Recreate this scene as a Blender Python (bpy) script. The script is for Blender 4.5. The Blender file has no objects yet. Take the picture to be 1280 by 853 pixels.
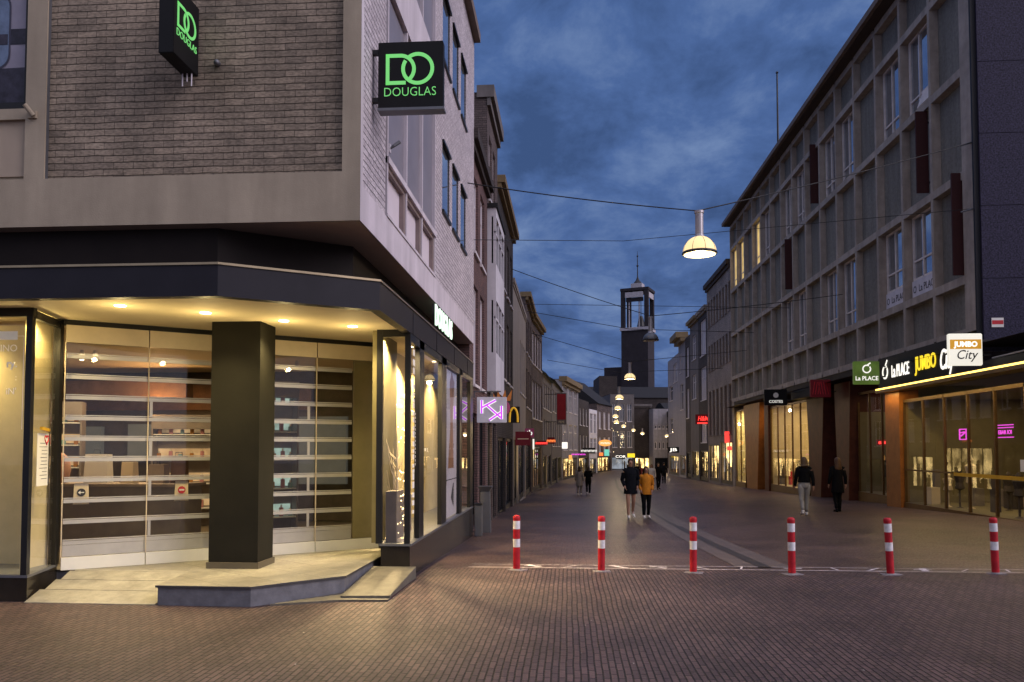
import bpy, bmesh, math, random
from mathutils import Vector, Matrix
random.seed(7)
R = math.radians
scene = bpy.context.scene
col = scene.collection

# ------------------------------------------------------------------ materials
MATS = {}
def nt(name):
    m = bpy.data.materials.new(name); m.use_nodes = True
    t = m.node_tree; b = t.nodes['Principled BSDF']
    MATS[name] = m
    return m, t, b
def N(t, typ, **kw):
    n = t.nodes.new(typ)
    for k, v in kw.items():
        if k.startswith('i_'): n.inputs[k[2:].replace('_', ' ')].default_value = v
        else: setattr(n, k, v)
    return n
def c4(c): return (c[0], c[1], c[2], 1)
def wall_coord(t):
    """wall coordinates in metres: (along, up) whatever way the wall faces"""
    g = N(t, 'ShaderNodeNewGeometry'); sp = N(t, 'ShaderNodeSeparateXYZ'); t.links.new(g.outputs['Position'], sp.inputs[0])
    sn = N(t, 'ShaderNodeSeparateXYZ'); t.links.new(g.outputs['Normal'], sn.inputs[0])
    ab = N(t, 'ShaderNodeMath', operation='ABSOLUTE'); t.links.new(sn.outputs[0], ab.inputs[0])
    gt = N(t, 'ShaderNodeMath', operation='GREATER_THAN'); t.links.new(ab.outputs[0], gt.inputs[0]); gt.inputs[1].default_value = .6
    mx = N(t, 'ShaderNodeMix', data_type='FLOAT'); t.links.new(gt.outputs[0], mx.inputs[0]); t.links.new(sp.outputs[0], mx.inputs[2]); t.links.new(sp.outputs[1], mx.inputs[3])
    cb = N(t, 'ShaderNodeCombineXYZ'); t.links.new(mx.outputs[0], cb.inputs[0]); t.links.new(sp.outputs[2], cb.inputs[1])
    return cb.outputs[0], g.outputs['Position']
def pm(name, c, rough=.6, metal=0., var=.15, scale=3., bump=0., bscale=40., emis=None, es=0., spec=.3, streak=0.):
    m, t, b = nt(name)
    b.inputs['Roughness'].default_value = rough; b.inputs['Metallic'].default_value = metal
    b.inputs['Specular IOR Level'].default_value = spec
    tc = N(t, 'ShaderNodeNewGeometry'); P = tc.outputs['Position']
    n = N(t, 'ShaderNodeTexNoise'); n.inputs['Scale'].default_value = scale; n.inputs['Detail'].default_value = 6; n.inputs['Roughness'].default_value = .65
    t.links.new(P, n.inputs['Vector'])
    mr = N(t, 'ShaderNodeMapRange'); mr.inputs[1].default_value = .3; mr.inputs[2].default_value = .7
    mr.inputs[3].default_value = 1 - var; mr.inputs[4].default_value = 1 + var
    t.links.new(n.outputs[0], mr.inputs[0])
    out = mr.outputs[0]
    if streak:
        mp = N(t, 'ShaderNodeMapping'); mp.inputs['Scale'].default_value = (2.2, 2.2, .3); t.links.new(P, mp.inputs[0])
        n2 = N(t, 'ShaderNodeTexNoise'); n2.inputs['Scale'].default_value = 1.5; n2.inputs['Detail'].default_value = 5; t.links.new(mp.outputs[0], n2.inputs['Vector'])
        m2 = N(t, 'ShaderNodeMapRange'); m2.inputs[1].default_value = .35; m2.inputs[2].default_value = .7; m2.inputs[3].default_value = 1 - streak; m2.inputs[4].default_value = 1.05
        t.links.new(n2.outputs[0], m2.inputs[0])
        mm = N(t, 'ShaderNodeMath', operation='MULTIPLY'); t.links.new(out, mm.inputs[0]); t.links.new(m2.outputs[0], mm.inputs[1]); out = mm.outputs[0]
    vm = N(t, 'ShaderNodeVectorMath', operation='SCALE'); vm.inputs[0].default_value = c[:3]; t.links.new(out, vm.inputs['Scale'])
    t.links.new(vm.outputs[0], b.inputs['Base Color'])
    if bump:
        n3 = N(t, 'ShaderNodeTexNoise'); n3.inputs['Scale'].default_value = bscale; n3.inputs['Detail'].default_value = 4; t.links.new(P, n3.inputs['Vector'])
        bp = N(t, 'ShaderNodeBump'); bp.inputs['Strength'].default_value = bump; bp.inputs['Distance'].default_value = .01
        t.links.new(n3.outputs[0], bp.inputs['Height']); t.links.new(bp.outputs[0], b.inputs['Normal'])
    if emis:
        b.inputs['Emission Color'].default_value = c4(emis); b.inputs['Emission Strength'].default_value = es
    return m
def em(name, c, s, var=0., scale=2.):
    """a lit surface; var gives it uneven brightness"""
    m, t, b = nt(name)
    b.inputs['Base Color'].default_value = c4([x * .3 for x in c]); b.inputs['Roughness'].default_value = .5
    b.inputs['Emission Color'].default_value = c4(c); b.inputs['Emission Strength'].default_value = s
    if var:
        g = N(t, 'ShaderNodeNewGeometry'); n = N(t, 'ShaderNodeTexNoise'); n.inputs['Scale'].default_value = scale; n.inputs['Detail'].default_value = 3
        t.links.new(g.outputs['Position'], n.inputs['Vector'])
        mr = N(t, 'ShaderNodeMapRange'); mr.inputs[1].default_value = .35; mr.inputs[2].default_value = .65; mr.inputs[3].default_value = s * (1 - var); mr.inputs[4].default_value = s * (1 + var)
        t.links.new(n.outputs[0], mr.inputs[0]); t.links.new(mr.outputs[0], b.inputs['Emission Strength'])
    return m
def brick(name, c1, c2, mortar, w=.22, h=.065, ms=.008, bump=.5, rough=.8, ground=None, blotch=.3, spec=.3, bscale=.6, tilt=0.):
    m, t, b = nt(name)
    b.inputs['Specular IOR Level'].default_value = spec
    if ground:
        g = N(t, 'ShaderNodeNewGeometry'); P = g.outputs['Position']
        mp = N(t, 'ShaderNodeMapping'); mp.inputs['Rotation'].default_value = (0, 0, R(ground)); t.links.new(P, mp.inputs[0]); V = mp.outputs[0]
        # joints are not quite straight
        nz = N(t, 'ShaderNodeTexNoise'); nz.inputs['Scale'].default_value = .9; nz.inputs['Detail'].default_value = 3; t.links.new(P, nz.inputs['Vector'])
        sb = N(t, 'ShaderNodeVectorMath', operation='MULTIPLY_ADD'); sb.inputs[1].default_value = (.10, .05, 0); t.links.new(nz.outputs['Color'], sb.inputs[0]); t.links.new(V, sb.inputs[2]); V = sb.outputs[0]
    else:
        V, P = wall_coord(t)
        nz = N(t, 'ShaderNodeTexNoise'); nz.inputs['Scale'].default_value = 5; nz.inputs['Detail'].default_value = 2; t.links.new(P, nz.inputs['Vector'])
        sb = N(t, 'ShaderNodeVectorMath', operation='MULTIPLY_ADD'); sb.inputs[1].default_value = (.03, .020, 0); t.links.new(nz.outputs['Color'], sb.inputs[0]); t.links.new(V, sb.inputs[2]); V = sb.outputs[0]
    rows = None
    if not ground:
        mpn = N(t, 'ShaderNodeMapping'); mpn.inputs['Scale'].default_value = (1, 1, 2.6); t.links.new(P, mpn.inputs[0]); Pn = mpn.outputs[0]
        rows = N(t, 'ShaderNodeTexBrick'); rows.inputs['Scale'].default_value = 1; rows.inputs['Brick Width'].default_value = 900; rows.inputs['Row Height'].default_value = h; rows.inputs['Mortar Size'].default_value = ms*1.15; rows.inputs['Mortar Smooth'].default_value = .5; t.links.new(V, rows.inputs['Vector']); ms = ms*.75
    else: Pn = P
    br = N(t, 'ShaderNodeTexBrick'); br.inputs['Scale'].default_value = 1; br.inputs['Brick Width'].default_value = w; br.inputs['Row Height'].default_value = h
    br.inputs['Mortar Size'].default_value = ms; br.inputs['Mortar Smooth'].default_value = .25; br.inputs['Bias'].default_value = -.1
    br.inputs['Color1'].default_value = c4(c1); br.inputs['Color2'].default_value = c4(c2); br.inputs['Mortar'].default_value = c4(mortar)
    t.links.new(V, br.inputs['Vector'])
    n = N(t, 'ShaderNodeTexNoise'); n.inputs['Scale'].default_value = bscale; n.inputs['Detail'].default_value = 8; n.inputs['Roughness'].default_value = .7; t.links.new(P, n.inputs['Vector'])
    mr = N(t, 'ShaderNodeMapRange'); mr.inputs[1].default_value = .3; mr.inputs[2].default_value = .7; mr.inputs[3].default_value = 1 - blotch; mr.inputs[4].default_value = 1 + blotch; t.links.new(n.outputs[0], mr.inputs[0])
    n2 = N(t, 'ShaderNodeTexNoise'); n2.inputs['Scale'].default_value = 22 if not ground else 30; n2.inputs['Detail'].default_value = 4; t.links.new(Pn, n2.inputs['Vector'])
    mr2 = N(t, 'ShaderNodeMapRange'); mr2.inputs[1].default_value = .3; mr2.inputs[2].default_value = .7; mr2.inputs[3].default_value = .66; mr2.inputs[4].default_value = 1.34; t.links.new(n2.outputs[0], mr2.inputs[0])
    mu = N(t, 'ShaderNodeMath', operation='MULTIPLY'); t.links.new(mr.outputs[0], mu.inputs[0]); t.links.new(mr2.outputs[0], mu.inputs[1])
    if rows:
        rm = N(t, 'ShaderNodeMapRange'); rm.inputs[3].default_value = 1.; rm.inputs[4].default_value = .62; t.links.new(rows.outputs['Fac'], rm.inputs[0]); mu2 = N(t, 'ShaderNodeMath', operation='MULTIPLY'); t.links.new(mu.outputs[0], mu2.inputs[0]); t.links.new(rm.outputs[0], mu2.inputs[1]); mu = mu2
    if ground:
        vo = N(t, 'ShaderNodeTexVoronoi'); vo.inputs['Scale'].default_value = 2.2; t.links.new(P, vo.inputs['Vector'])
        lt = N(t, 'ShaderNodeMapRange'); lt.inputs[1].default_value = .035; lt.inputs[2].default_value = .07; lt.inputs[3].default_value = .62; lt.inputs[4].default_value = 1; t.links.new(vo.outputs['Distance'], lt.inputs[0])
        bg_ = N(t, 'ShaderNodeTexNoise'); bg_.inputs['Scale'].default_value = .22; bg_.inputs['Detail'].default_value = 3; bg_.inputs['Distortion'].default_value = .8; t.links.new(P, bg_.inputs['Vector'])
        bm_ = N(t, 'ShaderNodeMapRange'); bm_.inputs[1].default_value = .4; bm_.inputs[2].default_value = .62; bm_.inputs[3].default_value = .80; bm_.inputs[4].default_value = 1.14; t.links.new(bg_.outputs[0], bm_.inputs[0])
        m3 = N(t, 'ShaderNodeMath', operation='MULTIPLY'); t.links.new(lt.outputs[0], m3.inputs[0]); t.links.new(bm_.outputs[0], m3.inputs[1])
        m4 = N(t, 'ShaderNodeMath', operation='MULTIPLY'); t.links.new(mu.outputs[0], m4.inputs[0]); t.links.new(m3.outputs[0], m4.inputs[1]); mu = m4
    vm = N(t, 'ShaderNodeVectorMath', operation='SCALE'); t.links.new(br.outputs['Color'], vm.inputs[0]); t.links.new(mu.outputs[0], vm.inputs['Scale'])
    t.links.new(vm.outputs[0], b.inputs['Base Color'])
    rr = N(t, 'ShaderNodeMapRange'); rr.inputs[1].default_value = .3; rr.inputs[2].default_value = .7; rr.inputs[3].default_value = rough - .1; rr.inputs[4].default_value = min(1, rough + .12); t.links.new(n2.outputs[0], rr.inputs[0])
    t.links.new(rr.outputs[0], b.inputs['Roughness'])
    iv = N(t, 'ShaderNodeMath', operation='SUBTRACT'); iv.inputs[0].default_value = 1; t.links.new((rows or br).outputs['Fac'], iv.inputs[1])
    ad = N(t, 'ShaderNodeMath', operation='MULTIPLY_ADD'); t.links.new(n2.outputs[0], ad.inputs[0]); ad.inputs[1].default_value = .6; t.links.new(iv.outputs[0], ad.inputs[2])
    bp = N(t, 'ShaderNodeBump'); bp.inputs['Strength'].default_value = bump; bp.inputs['Distance'].default_value = .008
    t.links.new(ad.outputs[0], bp.inputs['Height']); t.links.new(bp.outputs[0], b.inputs['Normal'])
    return m
def glass(name, tint=(1, 1, 1), ior=1.5, rough=.0, dirt=.0):
    m = bpy.data.materials.new(name); m.use_nodes = True; t = m.node_tree; t.nodes.clear()
    o = N(t, 'ShaderNodeOutputMaterial'); mx = N(t, 'ShaderNodeMixShader'); tr = N(t, 'ShaderNodeBsdfTransparent'); gl = N(t, 'ShaderNodeBsdfGlossy')
    tr.inputs[0].default_value = c4(tint); gl.inputs['Roughness'].default_value = rough
    # Schlick reflectance, the same from both sides of the pane
    g = N(t, 'ShaderNodeNewGeometry'); dp = N(t, 'ShaderNodeVectorMath', operation='DOT_PRODUCT'); t.links.new(g.outputs['Incoming'], dp.inputs[0]); t.links.new(g.outputs['Normal'], dp.inputs[1])
    ab = N(t, 'ShaderNodeMath', operation='ABSOLUTE'); t.links.new(dp.outputs['Value'], ab.inputs[0])
    om = N(t, 'ShaderNodeMath', operation='SUBTRACT'); om.inputs[0].default_value = 1; t.links.new(ab.outputs[0], om.inputs[1])
    pw = N(t, 'ShaderNodeMath', operation='POWER'); pw.inputs[1].default_value = 5; t.links.new(om.outputs[0], pw.inputs[0])
    f0 = ((ior - 1) / (ior + 1)) ** 2 * 2
    f = N(t, 'ShaderNodeMath', operation='MULTIPLY_ADD'); f.inputs[1].default_value = 1 - f0; f.inputs[2].default_value = f0; t.links.new(pw.outputs[0], f.inputs[0])
    nz = N(t, 'ShaderNodeTexNoise'); nz.inputs['Scale'].default_value = 1.2; t.links.new(g.outputs['Position'], nz.inputs['Vector'])
    bp = N(t, 'ShaderNodeBump'); bp.inputs['Strength'].default_value = .006; bp.inputs['Distance'].default_value = .1; t.links.new(nz.outputs[0], bp.inputs['Height']); t.links.new(bp.outputs[0], gl.inputs['Normal'])
    t.links.new(f.outputs[0], mx.inputs[0]); t.links.new(tr.outputs[0], mx.inputs[1]); t.links.new(gl.outputs[0], mx.inputs[2])
    last = mx.outputs[0]
    if dirt:
        df = N(t, 'ShaderNodeBsdfDiffuse'); df.inputs[0].default_value = (.5, .5, .48, 1); m2 = N(t, 'ShaderNodeMixShader'); m2.inputs[0].default_value = dirt
        t.links.new(last, m2.inputs[1]); t.links.new(df.outputs[0], m2.inputs[2]); last = m2.outputs[0]
    t.links.new(last, o.inputs[0]); MATS[name] = m
    return m

M = MATS
brick('brick_tan_lit', (.30, .24, .18), (.20, .162, .125), (.115, .092, .07), w=.225, h=.074, ms=.0065, bump=1., blotch=.42, bscale=1.4)  # tan brick of the front, warm lamplight tinted into its colour
brick('brick_cool_lit', (.50, .455, .49), (.40, .36, .395), (.20, .18, .20), w=.245, h=.076, ms=.007, bump=.9, blotch=.18)  # same building's brick on the street side, lavender dusk light put into the colour
pm('band_warm_lit', (.40, .335, .25), .75, var=.10, scale=2, bump=.2, bscale=60, streak=.20)  # front concrete with warm lamplight put into its colour
pm('band_cool_lit', (.60, .55, .60), .7, var=.08, scale=2, bump=.15, streak=.20)  # same concrete facing the street, lavender dusk light put into its colour
pm('panel_warm_lit', (.42, .34, .26), .7, var=.05, streak=.08)  # front panels, the same warm light in their tone
pm('panel_cool_lit', (.62, .56, .61), .6, var=.04)  # street panels, the same lavender light in their tone
pm('white_frame', (.62, .58, .62), .5, var=.05)
pm('brown_reveal', (.22, .17, .16), .6)
pm('fascia', (.017, .016, .022), .5, var=.15, spec=.2)
pm('fascia_dark', (.013, .009, .008), .6, var=.2, spec=.15)
pm('trim_gold', (.35, .28, .18), .3, metal=.7)
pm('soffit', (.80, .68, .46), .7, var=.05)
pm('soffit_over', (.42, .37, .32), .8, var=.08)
pm('pillar', (.010, .009, .0065), .8, var=.2, bump=.1, spec=.2)
pm('pillar_base', (.10, .085, .06), .5)
brick('stone_top', (.27, .25, .205), (.235, .215, .175), (.10, .09, .075), w=.80, h=.52, ms=.005, bump=.25, rough=.5, ground=37, blotch=.30, spec=.4, bscale=2.2)
pm('stone_side', (.13, .13, .145), .6, var=.25, scale=6, bump=.2)
pm('stone_ramp', (.115, .105, .085), .6, var=.3, scale=6, bump=.2)
pm('stone_edge', (.05, .048, .05), .5)
pm('plinth_dark', (.022, .018, .014), .18, var=.3)
pm('frame_black', (.012, .012, .013), .35)
pm('alu', (.62, .60, .56), .38, metal=.55, var=.08)
pm('alu_white', (.75, .74, .70), .42, metal=.2, var=.05)
pm('header', (.66, .56, .40), .45, metal=.25, var=.08)
pm('olive_wall', (.20, .17, .085), .7, var=.12)
pm('olive_dim', (.085, .070, .036), .8, var=.15); pm('plaster_pale', (.30, .285, .315), .85, var=.12, streak=.18)
pm('beige_wall', (.56, .47, .26), .75, var=.1)
pm('shop_dark', (.075, .060, .046), .7, var=.3)
pm('shop_brown', (.16, .085, .045), .6, var=.3)
pm('shop_floor', (.20, .165, .12), .35, var=.2)
pm('counter', (.20, .17, .145), .5, var=.15)
pm('counter_top', (.30, .24, .19), .4)
pm('paper', (.78, .76, .72), .8, var=.04)
pm('paper_cream', (.70, .58, .38), .8, var=.05)
pm('ink', (.03, .03, .035), .7)
pm('ink_grey', (.25, .25, .26), .7)
pm('red_ink', (.55, .03, .04), .6)
pm('black_sign', (.007, .007, .008), .55, spec=.2)
em('green_neon', (.17, .62, .17), .95)
em('letter_white', (.75, 1., .78), 1.3)
pm('letter_side', (.02, .022, .02), .4)
pm('glass_dark', (.012, .016, .024), .06, var=.3, spec=.9)
pm('glass_grey', (.15, .16, .19), .12, var=.35, scale=1.2, spec=.8)
pm('curtain_pale', (.40, .38, .42), .35, var=.2, scale=2, spec=.6)
pm('window_black', (.01, .012, .016), .12)
pm('sky_glass', (.42, .46, .52), .04, metal=.85, var=.10)
pm('net_curtain', (.20, .19, .225), .45, var=.12, scale=1.5)
glass('glass', ior=1.42); glass('glass_clear', ior=1.5); glass('glass_shutter', (.93, .93, .92), 1.2, dirt=.004)
glass('glass_tint', (.62, .58, .50), 1.6)
em('downlight', (1, .82, .48), 14.)
em('warm_panel', (1, .70, .27), 2.6, .85, 1.1)
em('spark', (1, .75, .38), 6.)
em('lit_shop', (1, .72, .28), .85, .8, .9)
pm('stone_plain', (.27, .25, .205), .5, var=.3, scale=5, bump=.2)
pm('decal', (.75, .72, .66), .7, emis=(1, .9, .75), es=.16)  # faint emission stands in for shop light coming through the stickers
em('lamp_glow', (1, .74, .36), 1.15)
em('lamp_bowl', (1, .80, .42), 4.)
em('lamp_bulb', (1, .74, .36), 30.)
em('cool_panel', (.75, .85, 1.), .35, .6, 1.)
pm('poster_white', (.72, .68, .72), .5)
pm('poster_skin', (.42, .22, .12), .5, var=.5, scale=2.5)
pm('poster_shade', (.14, .10, .11), .5)
pm('lavender', (.26, .245, .31), .4, var=.12)
pm('steel_blue', (.13, .18, .28), .4, var=.3, scale=6)
pm('poster_dark', (.03, .028, .045), .4, var=.6, scale=8)
pm('bottle_rim', (.05, .05, .08), .3)
pm('metal_grey', (.15, .155, .17), .45, metal=.5, var=.1)
pm('metal_dark', (.03, .03, .033), .45, metal=.3)
pm('red_paint', (.42, .012, .022), .5, var=.28, scale=9, bump=.1)
pm('white_refl', (.70, .68, .70), .5, var=.22, scale=14)
pm('base_grey', (.21, .19, .20), .8, var=.3, scale=12)
pm('chalk', (.62, .56, .58), .9, var=.5, scale=9)
brick('paving_near', (.112, .071, .068), (.066, .044, .046), (.013, .010, .010), w=.205, h=.056, ms=.0075, bump=.9, rough=.56, ground=90, blotch=.38, spec=.25)
brick('paving_far', (.112, .067, .056), (.066, .043, .039), (.022, .018, .018), w=.205, h=.07, ms=.007, bump=.6, rough=.42, ground=.01, blotch=.45, spec=.30)
pm('gutter_stone', (.105, .082, .076), .5, var=.25, scale=4, bump=.3)
pm('gutter_dark', (.035, .030, .030), .5, var=.3)
# right block
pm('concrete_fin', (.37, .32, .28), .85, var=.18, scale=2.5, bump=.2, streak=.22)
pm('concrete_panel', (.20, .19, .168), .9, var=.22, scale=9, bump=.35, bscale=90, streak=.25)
pm('panel_pale', (.22, .24, .17), .8, var=.1)
pm('eave_dark', (.05, .035, .03), .7)
pm('eave_edge', (.16, .12, .10), .7)
pm('banner_brown', (.045, .012, .012), .7, var=.1)
pm('wood_frame', (.66, .60, .58), .6)
em('lit_window', (1, .70, .24), .62, .35, 1.2)
pm('granite', (.032, .028, .054), .38, var=.95, scale=22, bump=.05, spec=.16)
pm('granite_joint', (.008, .008, .012), .6)
em('led', (1, .66, .13), 3.6)
em('jumbo_yellow', (1, .72, .03), 1.1)
em('sign_white', (1, .96, .84), .80)
em('sign_white2', (1, .95, .85), 1.25)
em('sign_white3', (1, .97, .9), .9)
em('amber_box', (.80, .38, .02), .62)
em('green_box', (.075, .13, .02), .65, .35, 2.)
em('magenta', (.9, .08, .75), 1.1)
em('neon_purple', (.50, .03, .90), 1.3)
em('neon_red', (1, .05, .04), 1.6)
em('neon_orange', (1, .22, .05), 1.3)
em('teal_box', (.2, .75, .6), .8)
em('oval_orange', (1, .42, .10), 1.1)
pm('kk_face', (.36, .36, .41), .5, emis=(.5, .45, .55), es=.28)
pm('brown_clad', (.27, .095, .020), .45, var=.25, scale=3)  # brown cladding, orange pushed up to hold the warm shop light
pm('brown_red', (.085, .024, .013), .5, var=.3)
pm('bronze', (.13, .075, .030), .4, metal=.6)
pm('red_matte', (.10, .008, .014), .6, emis=(.3, .01, .02), es=.06)
pm('red_banner', (.19, .010, .016), .7, emis=(.4, .01, .02), es=.05)
pm('ring_pink', (.50, .09, .22), .6)
pm('crown_orange', (.60, .22, .05), .6)
pm('arch_yellow', (.75, .42, .03), .5, emis=(.9, .5, .03), es=.25)
pm('yellow_tape', (.55, .32, .02), .5)
# rows of houses
brick('brick_red', (.15, .085, .08), (.10, .06, .06), (.06, .05, .05), bump=.5)
brick('brick_brown', (.125, .095, .09), (.085, .065, .065), (.05, .04, .04), bump=.5)
brick('brick_dark', (.06, .048, .045), (.04, .032, .032), (.025, .02, .02), bump=.4)
brick('brick_light', (.29, .245, .225), (.23, .195, .18), (.15, .13, .12), bump=.4)
pm('plaster_white', (.60, .58, .64), .8, var=.08, streak=.12)
pm('plaster_cream', (.34, .30, .28), .85, var=.08, streak=.15)
pm('plaster_grey', (.15, .135, .135), .85, var=.12, streak=.15)
pm('cornice_yellow', (.20, .145, .08), .7, var=.1)
pm('cornice_grey', (.25, .22, .20), .8)
pm('roof_tile', (.018, .018, .021), .85, var=.2)
pm('roof_tile2', (.055, .045, .045), .7, var=.2)
pm('tower_brick', (.030, .026, .032), .9, var=.2, scale=1)
pm('tower_white', (.40, .38, .42), .8)
pm('copper_dark', (.06, .09, .11), .7)
pm('lamp_metal', (.38, .36, .38), .4, metal=.5)
pm('cable', (.012, .012, .014), .6)
# people
pm('skin', (.36, .20, .14), .6, var=.05)
pm('cloth_black', (.006, .006, .007), .95, var=.3, scale=20, bump=.3, bscale=25, spec=.08)
pm('cloth_navy', (.008, .009, .013), .95, var=.3, scale=20, bump=.3, bscale=25, spec=.08)
pm('cloth_orange', (.52, .19, .012), .8, var=.15, scale=15)
pm('cloth_beige', (.27, .235, .21), .85, var=.15, scale=15)
pm('cloth_cream', (.46, .40, .37), .85, var=.1, scale=15)
pm('cloth_white', (.5, .48, .47), .8)
pm('denim_pale', (.30, .29, .27), .85, var=.12, scale=15)
pm('shoe_white', (.70, .68, .67), .6)
pm('hair_brown', (.030, .017, .010), .55, var=.4, scale=60)
pm('hair_blond', (.085, .050, .022), .55, var=.45, scale=60)
pm('hair_red', (.075, .036, .016), .55, var=.45, scale=60)

# ------------------------------------------------------------------ mesh helpers
class MB:
    def __init__(s): s.v = []; s.f = []; s.m = []
    def face(s, pts, mi=0):
        i = len(s.v); s.v += [tuple(p) for p in pts]; s.f.append(tuple(range(i, i + len(pts)))); s.m.append(mi); return s
    def box(s, a, b, mi=0):
        x0, y0, z0 = a; x1, y1, z1 = b
        if x0 > x1: x0, x1 = x1, x0
        if y0 > y1: y0, y1 = y1, y0
        if z0 > z1: z0, z1 = z1, z0
        i = len(s.v)
        s.v += [(x0,y0,z0),(x1,y0,z0),(x1,y1,z0),(x0,y1,z0),(x0,y0,z1),(x1,y0,z1),(x1,y1,z1),(x0,y1,z1)]
        for f in ((0,3,2,1),(4,5,6,7),(0,1,5,4),(1,2,6,5),(2,3,7,6),(3,0,4,7)): s.f.append(tuple(i + k for k in f)); s.m.append(mi)
        return s
    def hexa(s, p, mi=0):
        """eight points: bottom ring of 4 counter-clockwise, then the top ring"""
        i = len(s.v); s.v += [tuple(q) for q in p]
        for f in ((0,3,2,1),(4,5,6,7),(0,1,5,4),(1,2,6,5),(2,3,7,6),(3,0,4,7)): s.f.append(tuple(i + k for k in f)); s.m.append(mi)
        return s
    def prism(s, poly, z0, z1, mi=0, mt=None, mb=None):
        n = len(poly); i = len(s.v)
        A = sum(poly[k][0]*poly[(k+1)%n][1]-poly[(k+1)%n][0]*poly[k][1] for k in range(n))
        if A < 0: poly = poly[::-1]
        s.v += [(p[0], p[1], z0) for p in poly] + [(p[0], p[1], z1) for p in poly]
        s.f.append(tuple(i + k for k in reversed(range(n)))); s.m.append(mi if mb is None else mb)
        s.f.append(tuple(i + n + k for k in range(n))); s.m.append(mi if mt is None else mt)
        for k in range(n):
            s.f.append((i + k, i + (k+1) % n, i + n + (k+1) % n, i + n + k)); s.m.append(mi)
        return s
    def bar(s, p, q, w, h=None, up=(0,0,1), mi=0):
        p = Vector(p); q = Vector(q); h = w if h is None else h
        d = (q - p).normalized(); u = Vector(up)
        if abs(d.dot(u)) > .99: u = Vector((0,1,0))
        r = d.cross(u).normalized() * w / 2; u = r.cross(d).normalized() * h / 2
        ring = [-r - u, r - u, r + u, -r + u]
        return s.hexa([p + k for k in ring][::-1] + [q + k for k in ring][::-1], mi)
    def lathe(s, prof, c=(0,0,0), n=20, mi=0, rot=None):
        """prof: list of (radius, z)"""
        i = len(s.v); c = Vector(c)
        for r, z in prof:
            for k in range(n):
                a = 2 * math.pi * k / n; p = Vector((r * math.cos(a), r * math.sin(a), z))
                if rot: p = rot @ p
                s.v.append(tuple(p + c))
        for j in range(len(prof) - 1):
            for k in range(n):
                s.f.append((i + j*n + k, i + j*n + (k+1) % n, i + (j+1)*n + (k+1) % n, i + (j+1)*n + k)); s.m.append(mi)
        s.f.append(tuple(i + k for k in reversed(range(n)))); s.m.append(mi)
        s.f.append(tuple(i + (len(prof)-1)*n + k for k in range(n))); s.m.append(mi)
        return s
    def tube(s, pts, r, n=6, mi=0):
        pts = [Vector(p) for p in pts]; i = len(s.v)
        for k, p in enumerate(pts):
            d = (pts[min(k+1, len(pts)-1)] - pts[max(k-1, 0)]).normalized()
            u = Vector((0,0,1)) if abs(d.z) < .95 else Vector((1,0,0))
            a = d.cross(u).normalized(); b = a.cross(d)
            rr = r[k] if isinstance(r, (list, tuple)) else r
            for j in range(n):
                t = 2*math.pi*j/n; s.v.append(tuple(p + a*math.cos(t)*rr + b*math.sin(t)*rr))
        for k in range(len(pts)-1):
            for j in range(n):
                s.f.append((i+k*n+j, i+k*n+(j+1)%n, i+(k+1)*n+(j+1)%n, i+(k+1)*n+j)); s.m.append(mi)
        s.f.append(tuple(i+j for j in reversed(range(n)))); s.m.append(mi)
        s.f.append(tuple(i+(len(pts)-1)*n+j for j in range(n))); s.m.append(mi)
        return s
    def arc(s, c, r0, r1, a0, a1, depth, ax, up, mi=0, n=28, nrm=None):
        """flat ring segment of radius r0..r1 standing in the plane (ax, up)"""
        c = Vector(c); ax = Vector(ax); up = Vector(up); nr = (ax.cross(up) if nrm is None else Vector(nrm)) * depth
        for k in range(n):
            t0 = a0 + (a1-a0)*k/n; t1 = a0 + (a1-a0)*(k+1)/n
            q = []
            for t, r in ((t0,r0),(t0,r1),(t1,r1),(t1,r0)): q.append(c + ax*math.cos(t)*r + up*math.sin(t)*r)
            s.hexa(q + [p + nr for p in q], mi)
        return s
    def build(s, name, mats, parent=None, bevel=0., smooth=False, loc=None):
        me = bpy.data.meshes.new(name); me.from_pydata(s.v, [], s.f)
        if not isinstance(mats, (list, tuple)): mats = [mats]
        for m in mats: me.materials.append(M[m] if isinstance(m, str) else m)
        me.polygons.foreach_set('material_index', s.m)
        bm = bmesh.new(); bm.from_mesh(me)
        bmesh.ops.recalc_face_normals(bm, faces=bm.faces)
        if bevel:
            bmesh.ops.remove_doubles(bm, verts=bm.verts, dist=1e-5)
            bmesh.ops.bevel(bm, geom=[e for e in bm.edges if len(e.link_faces) == 2 and e.calc_face_angle(0) > .5], offset=bevel, segments=2, affect='EDGES', clamp_overlap=True)
        bm.to_mesh(me); bm.free()
        if smooth: me.polygons.foreach_set('use_smooth', [True]*len(me.polygons))
        me.update()
        o = bpy.data.objects.new(name, me); col.objects.link(o)
        if parent: o.parent = parent
        if loc: o.location = loc
        return o
def tag(o, label, cat, group=None):
    o['label'] = label; o['category'] = cat; o['kind'] = 'thing'
    if group: o['group'] = group
    return o
def thing(name, label, cat, loc=(0,0,0), rz=0, group=None):
    o = bpy.data.objects.new(name, None); o.empty_display_size = .2; col.objects.link(o)
    o.location = loc; o.rotation_euler = (0, 0, rz)
    return tag(o, label, cat, group)
def struct(o): o['kind'] = 'structure'; return o
def copy_tree(o, parent=None):
    c = o.copy(); col.objects.link(c)
    if parent: c.parent = parent
    for ch in list(o.children): copy_tree(ch, c)
    return c
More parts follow.
